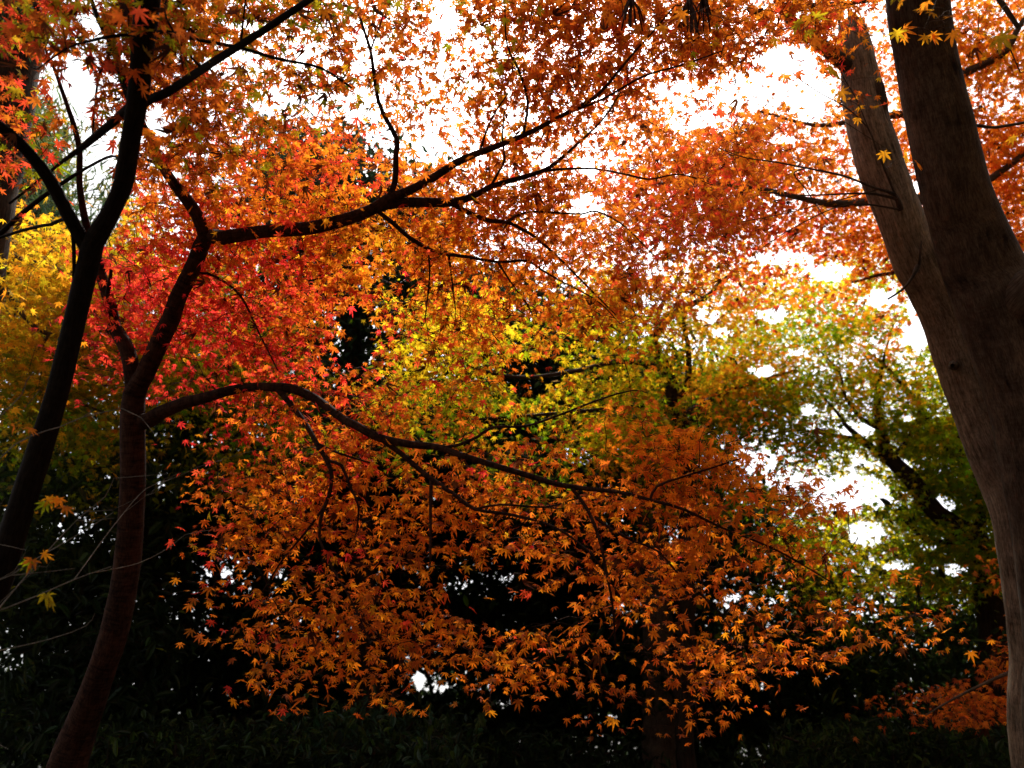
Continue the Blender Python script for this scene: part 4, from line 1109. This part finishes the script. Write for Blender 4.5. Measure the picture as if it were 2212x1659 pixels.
evergreen("dark leafy evergreen at lower right, its ragged top against the bright sky", [(1760, 1600, 40, 10.5), (1745, 1400, 34, 10.5), (1725, 1250, 26, 10.5), (1690, 1130, 18, 10.5), (1670, 1050, 9, 10.5)], colgrid(ER, 17, 19), [(1750, 1300, 10.6)], 2.0,
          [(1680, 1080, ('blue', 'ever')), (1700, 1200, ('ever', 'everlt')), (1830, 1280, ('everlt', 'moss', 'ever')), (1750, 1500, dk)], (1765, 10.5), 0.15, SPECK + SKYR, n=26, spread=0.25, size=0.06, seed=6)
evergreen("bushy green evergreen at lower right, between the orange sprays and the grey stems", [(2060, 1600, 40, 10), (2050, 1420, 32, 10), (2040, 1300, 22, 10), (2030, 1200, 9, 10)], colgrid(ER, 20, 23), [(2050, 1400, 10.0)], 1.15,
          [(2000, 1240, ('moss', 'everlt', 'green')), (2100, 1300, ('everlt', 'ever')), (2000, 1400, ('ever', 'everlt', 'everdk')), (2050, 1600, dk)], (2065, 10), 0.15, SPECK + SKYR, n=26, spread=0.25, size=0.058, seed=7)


def bush(label, uc, d, hw, top, colours, seed):
    """a low shrub with several stems from one foot"""
    x0, y0 = ground_xy(uc, 1659, d)
    t = Tree("shrub", label, "shrub", (x0, y0, 0), B_BROWN, [(uc, 1600, d)], "shrubs at the foot of the wood")
    t.leafmat = M_EVER
    for i in range(5):
        tu = uc + hw * (i - 2) / 2.5
        t.limb([(uc + (tu - uc) * 0.2, 1700, 16, d), (uc + (tu - uc) * 0.6, (1700 + top) / 2, 11, d + RNG.normal(0, .2)), (tu, top + 30, 5, d + RNG.normal(0, .3))], 'stem', seg=6, ground=(x0 + 0.02 * i, y0, 0.03))
    n = int(hw * 1.3)
    u = uc + hw * RNG.uniform(-1, 1, n)
    hh = top + (np.abs(u - uc) / hw) ** 2 * 60
    v = hh + (1760 - hh) * RNG.random(n)
    c = P(u, v, d + RNG.normal(0, 0.5, n))
    c = c[c[:, 2] > 0.2]
    own = t.grow(c, 0.002)
    t.leaves(c, own, colour_field(colours), 16, 0.14, 0.042, T_OVAL, flat=0.5, droop=(25, 30), jitter=0.3, roll=35, holes=SPECK)
    t.finish()


bush("glossy dark shrub below the lowest orange leaves, left of the middle", 800, 6.5, 230, 1530, [(800, 1600, ('ever', 'ever', 'everlt', 'blue'))], 1)
bush("dark shrub at the bottom middle, in front of the sky specks", 1180, 7.5, 200, 1590, [(1180, 1600, ('everdk', 'ever'))], 2)
bush("mid green shrub at the bottom right, below the grey stems", 1930, 7.0, 300, 1560, [(1930, 1600, ('ever', 'everlt', 'everdk'))], 3)
bush("dim shrub in the bottom left corner, behind the ringed trunk's foot", 380, 6.6, 260, 1560, [(380, 1600, ('everdk', 'ever', 'everlt'))], 4)

# ------------------------------------------------------------------ 11. the far wood
def far_wood():
    g = np.zeros((18, 24)); 
    g[12:] = 5; g[14:] = 9; g[13] = 7
    n = 3600
    x = RNG.uniform(-26, 26, n); y = RNG.uniform(19, 27, n); z = np.abs(RNG.normal(0, 1, n)) * 2.0 + RNG.uniform(0, 2.5, n)
    c = np.stack([x, y, z], 1)
    cnt = 14
    pos = np.repeat(c, cnt, 0) + RNG.normal(0, 0.4, (n * cnt, 3))
    pos[:, 2] = np.maximum(pos[:, 2], 0.05)
    uu, vv, _ = project(pos)
    k = hole_keep(uu, vv, SPECK + SKYR); pos = pos[k]
    # unseen ring of leaves behind the camera, added to darken the trunks
    m = 2600
    an = RNG.uniform(R(222), R(385), m); rd = RNG.uniform(8, 12, m)
    c = np.stack([rd * np.cos(an), rd * np.sin(an), RNG.uniform(0.2, 8.5, m)], 1)
    c = np.repeat(c, 12, 0) + RNG.normal(0, 0.5, (m * 12, 3))
    u2, v2, d2 = project(c)
    c = c[~((d2 > 0) & (u2 > -150) & (u2 < 2360) & (v2 > -200) & (v2 < 1900))]
    c[:, 2] = np.maximum(c[:, 2], 0.05)
    pos = np.concatenate([pos, c])
    col = np.array([PAL['ever'], PAL['everdk'], PAL['everlt']])[RNG.integers(0, 3, len(pos))]
    ch = build_leaves(pos, np.where(pos[:, 1] > 10, RNG.uniform(0.09, 0.16, len(pos)), RNG.uniform(0.2, 0.34, len(pos))), col, T_OVAL[:1], (20, 35), 40)
    o = leaf_object("far_wood", None, [ch], M_EVER)
    tag(o, "far dark woodland glimpsed low between the trees, with unseen added leaves behind the camera", "woodland", None, "stuff")


far_wood()

# ------------------------------------------------------------------ 12. bare pale twigs at left
x0, y0 = ground_xy(-150, 1720, 2.7)
W = Tree("bare_shrub", "thin pale bare twigs with a few yellow-green leaves, crossing the two left trunks", "shrub", (x0, y0, 0), B_PALE, [(100, 1100, 2.75), (300, 1200, 3.3), (450, 1000, 3.4)])
THIN = lambda ps: [(p[0], p[1], p[2] * 0.62, p[3]) for p in ps]
w0 = W.limb(THIN([(-140, 1600, 14, 2.7), (-90, 1420, 12, 2.7), (-60, 1340, 9, 2.7), (7, 1316, 5, 2.7), (90, 1283, 4.5, 2.75), (160, 1252, 4, 2.8), (240, 1224, 3, 2.85)]), 'stem', seg=6, ground=(x0, y0, 0.02))
w1 = W.limb(THIN([(-85, 1410, 8, 2.7), (-40, 1280, 5, 2.7), (23, 1243, 4, 2.7), (90, 1200, 3.6, 2.75), (160, 1160, 3, 2.8), (245, 1107, 2.4, 2.85)]), 'twig', seg=5)
w2 = W.limb(THIN([(-95, 1430, 8, 2.7), (-70, 1120, 5, 2.7), (0, 990, 4, 2.7), (65, 943, 4, 2.75), (127, 923, 3.6, 2.8), (180, 901, 3.2, 2.85), (262, 882, 2.4, 2.9)]), 'twig', seg=5)
W.extra(w2, THIN([(180, 901, 3, 2.85), (200, 885, 2.6, 2.85), (217, 866, 2, 2.85)]))
w3 = W.limb(THIN([(-80, 1130, 6, 2.7), (-50, 960, 4, 2.7), (0, 900, 3.6, 2.7), (47, 853, 3.4, 2.7), (56, 825, 3, 2.7), (73, 803, 2, 2.7)]), 'twig', seg=5)
w4 = W.limb(THIN([(-90, 1420, 8, 2.7), (0, 1345, 4, 2.75), (110, 1285, 3, 3.2), (186, 1106, 3.4, 3.3), (227, 1073, 3, 3.3), (246, 1033, 2, 3.3)][0:1] + [(60, 1240, 4, 2.9), (140, 1150, 3.6, 3.0), (186, 1106, 3.4, 3.0), (227, 1073, 3, 3.0), (246, 1033, 2, 3.0)]), 'twig', seg=5)
w5 = W.limb(THIN([(160, 1252, 3.4, 2.8), (250, 1130, 3.2, 3.2), (315, 1056, 3, 3.35), (365, 1037, 2.6, 3.4), (410, 1017, 2.4, 3.4), (450, 1000, 1.8, 3.4)]), 'twig', seg=5)
W.extra(w5, THIN([(315, 1070, 2.6, 3.35), (335, 1064, 2.4, 3.35), (350, 1048, 2, 3.35), (357, 1032, 1.6, 3.35)]))
w6 = W.limb(THIN([(190, 1240, 3, 2.82), (300, 1216, 3, 3.2), (370, 1180, 2.8, 3.3), (400, 1155, 2.4, 3.3), (455, 1145, 1.8, 3.3)]), 'twig', seg=5)
w7 = W.limb(THIN([(-88, 1420, 6, 2.7), (0, 1405, 3.4, 2.7), (110, 1380, 3, 2.75), (186, 1352, 2.6, 2.8), (205, 1325, 2, 2.8)]), 'twig', seg=5)
for q in range(16):
    par = (w0, w1, w2, w4, w5)[q % 5]
    nd = np.concatenate(W.nodes)[np.array(W.nid) == par]; st = nd[RNG.integers(len(nd) // 3, len(nd))]
    a_ = RNG.uniform(-0.5, 0.9); l_ = RNG.uniform(0.12, 0.34)
    dr = np.array([math.cos(a_), RNG.normal(0, .2), math.sin(a_)])
    W.limbs[par][2].tube(np.array([st, st + dr * l_ * 0.5 + RNG.normal(0, .012, 3), st + dr * l_ + RNG.normal(0, .02, 3)]), [0.0014, 0.001, 0.0006], 4)
spots = [(60, 1212, w1, 'lime'), (95, 1195, w1, 'gold'), (100, 1285, w0, 'lemon'), (112, 1300, w0, 'olive'), (70, 1210, w1, 'orange'), (98, 1086, w2, 'lime'), (128, 1078, w2, 'orange'), (142, 1095, w2, 'orange'), (108, 1075, w2, 'gold'), (30, 920, w2, 'deep'), (64, 925, w2, 'orange')]
cW = P([s[0] for s in spots], [s[1] for s in spots], [2.72] * len(spots))
own = W.grow(cW, 0.0008)
pc = np.array([PAL[s[3]] for s in spots])
W.finish()
for i_, sp_ in enumerate(spots):
    ch_ = build_leaves(cW[i_:i_ + 1], np.array([0.042]), pc[i_:i_ + 1], T_NEAR, (50, 12), 15)
    par_ = [o_ for o_ in W.root.children if o_.type == 'MESH'][own[i_]]
    leaf_object("leaf", par_, [ch_], M_MAPLE)
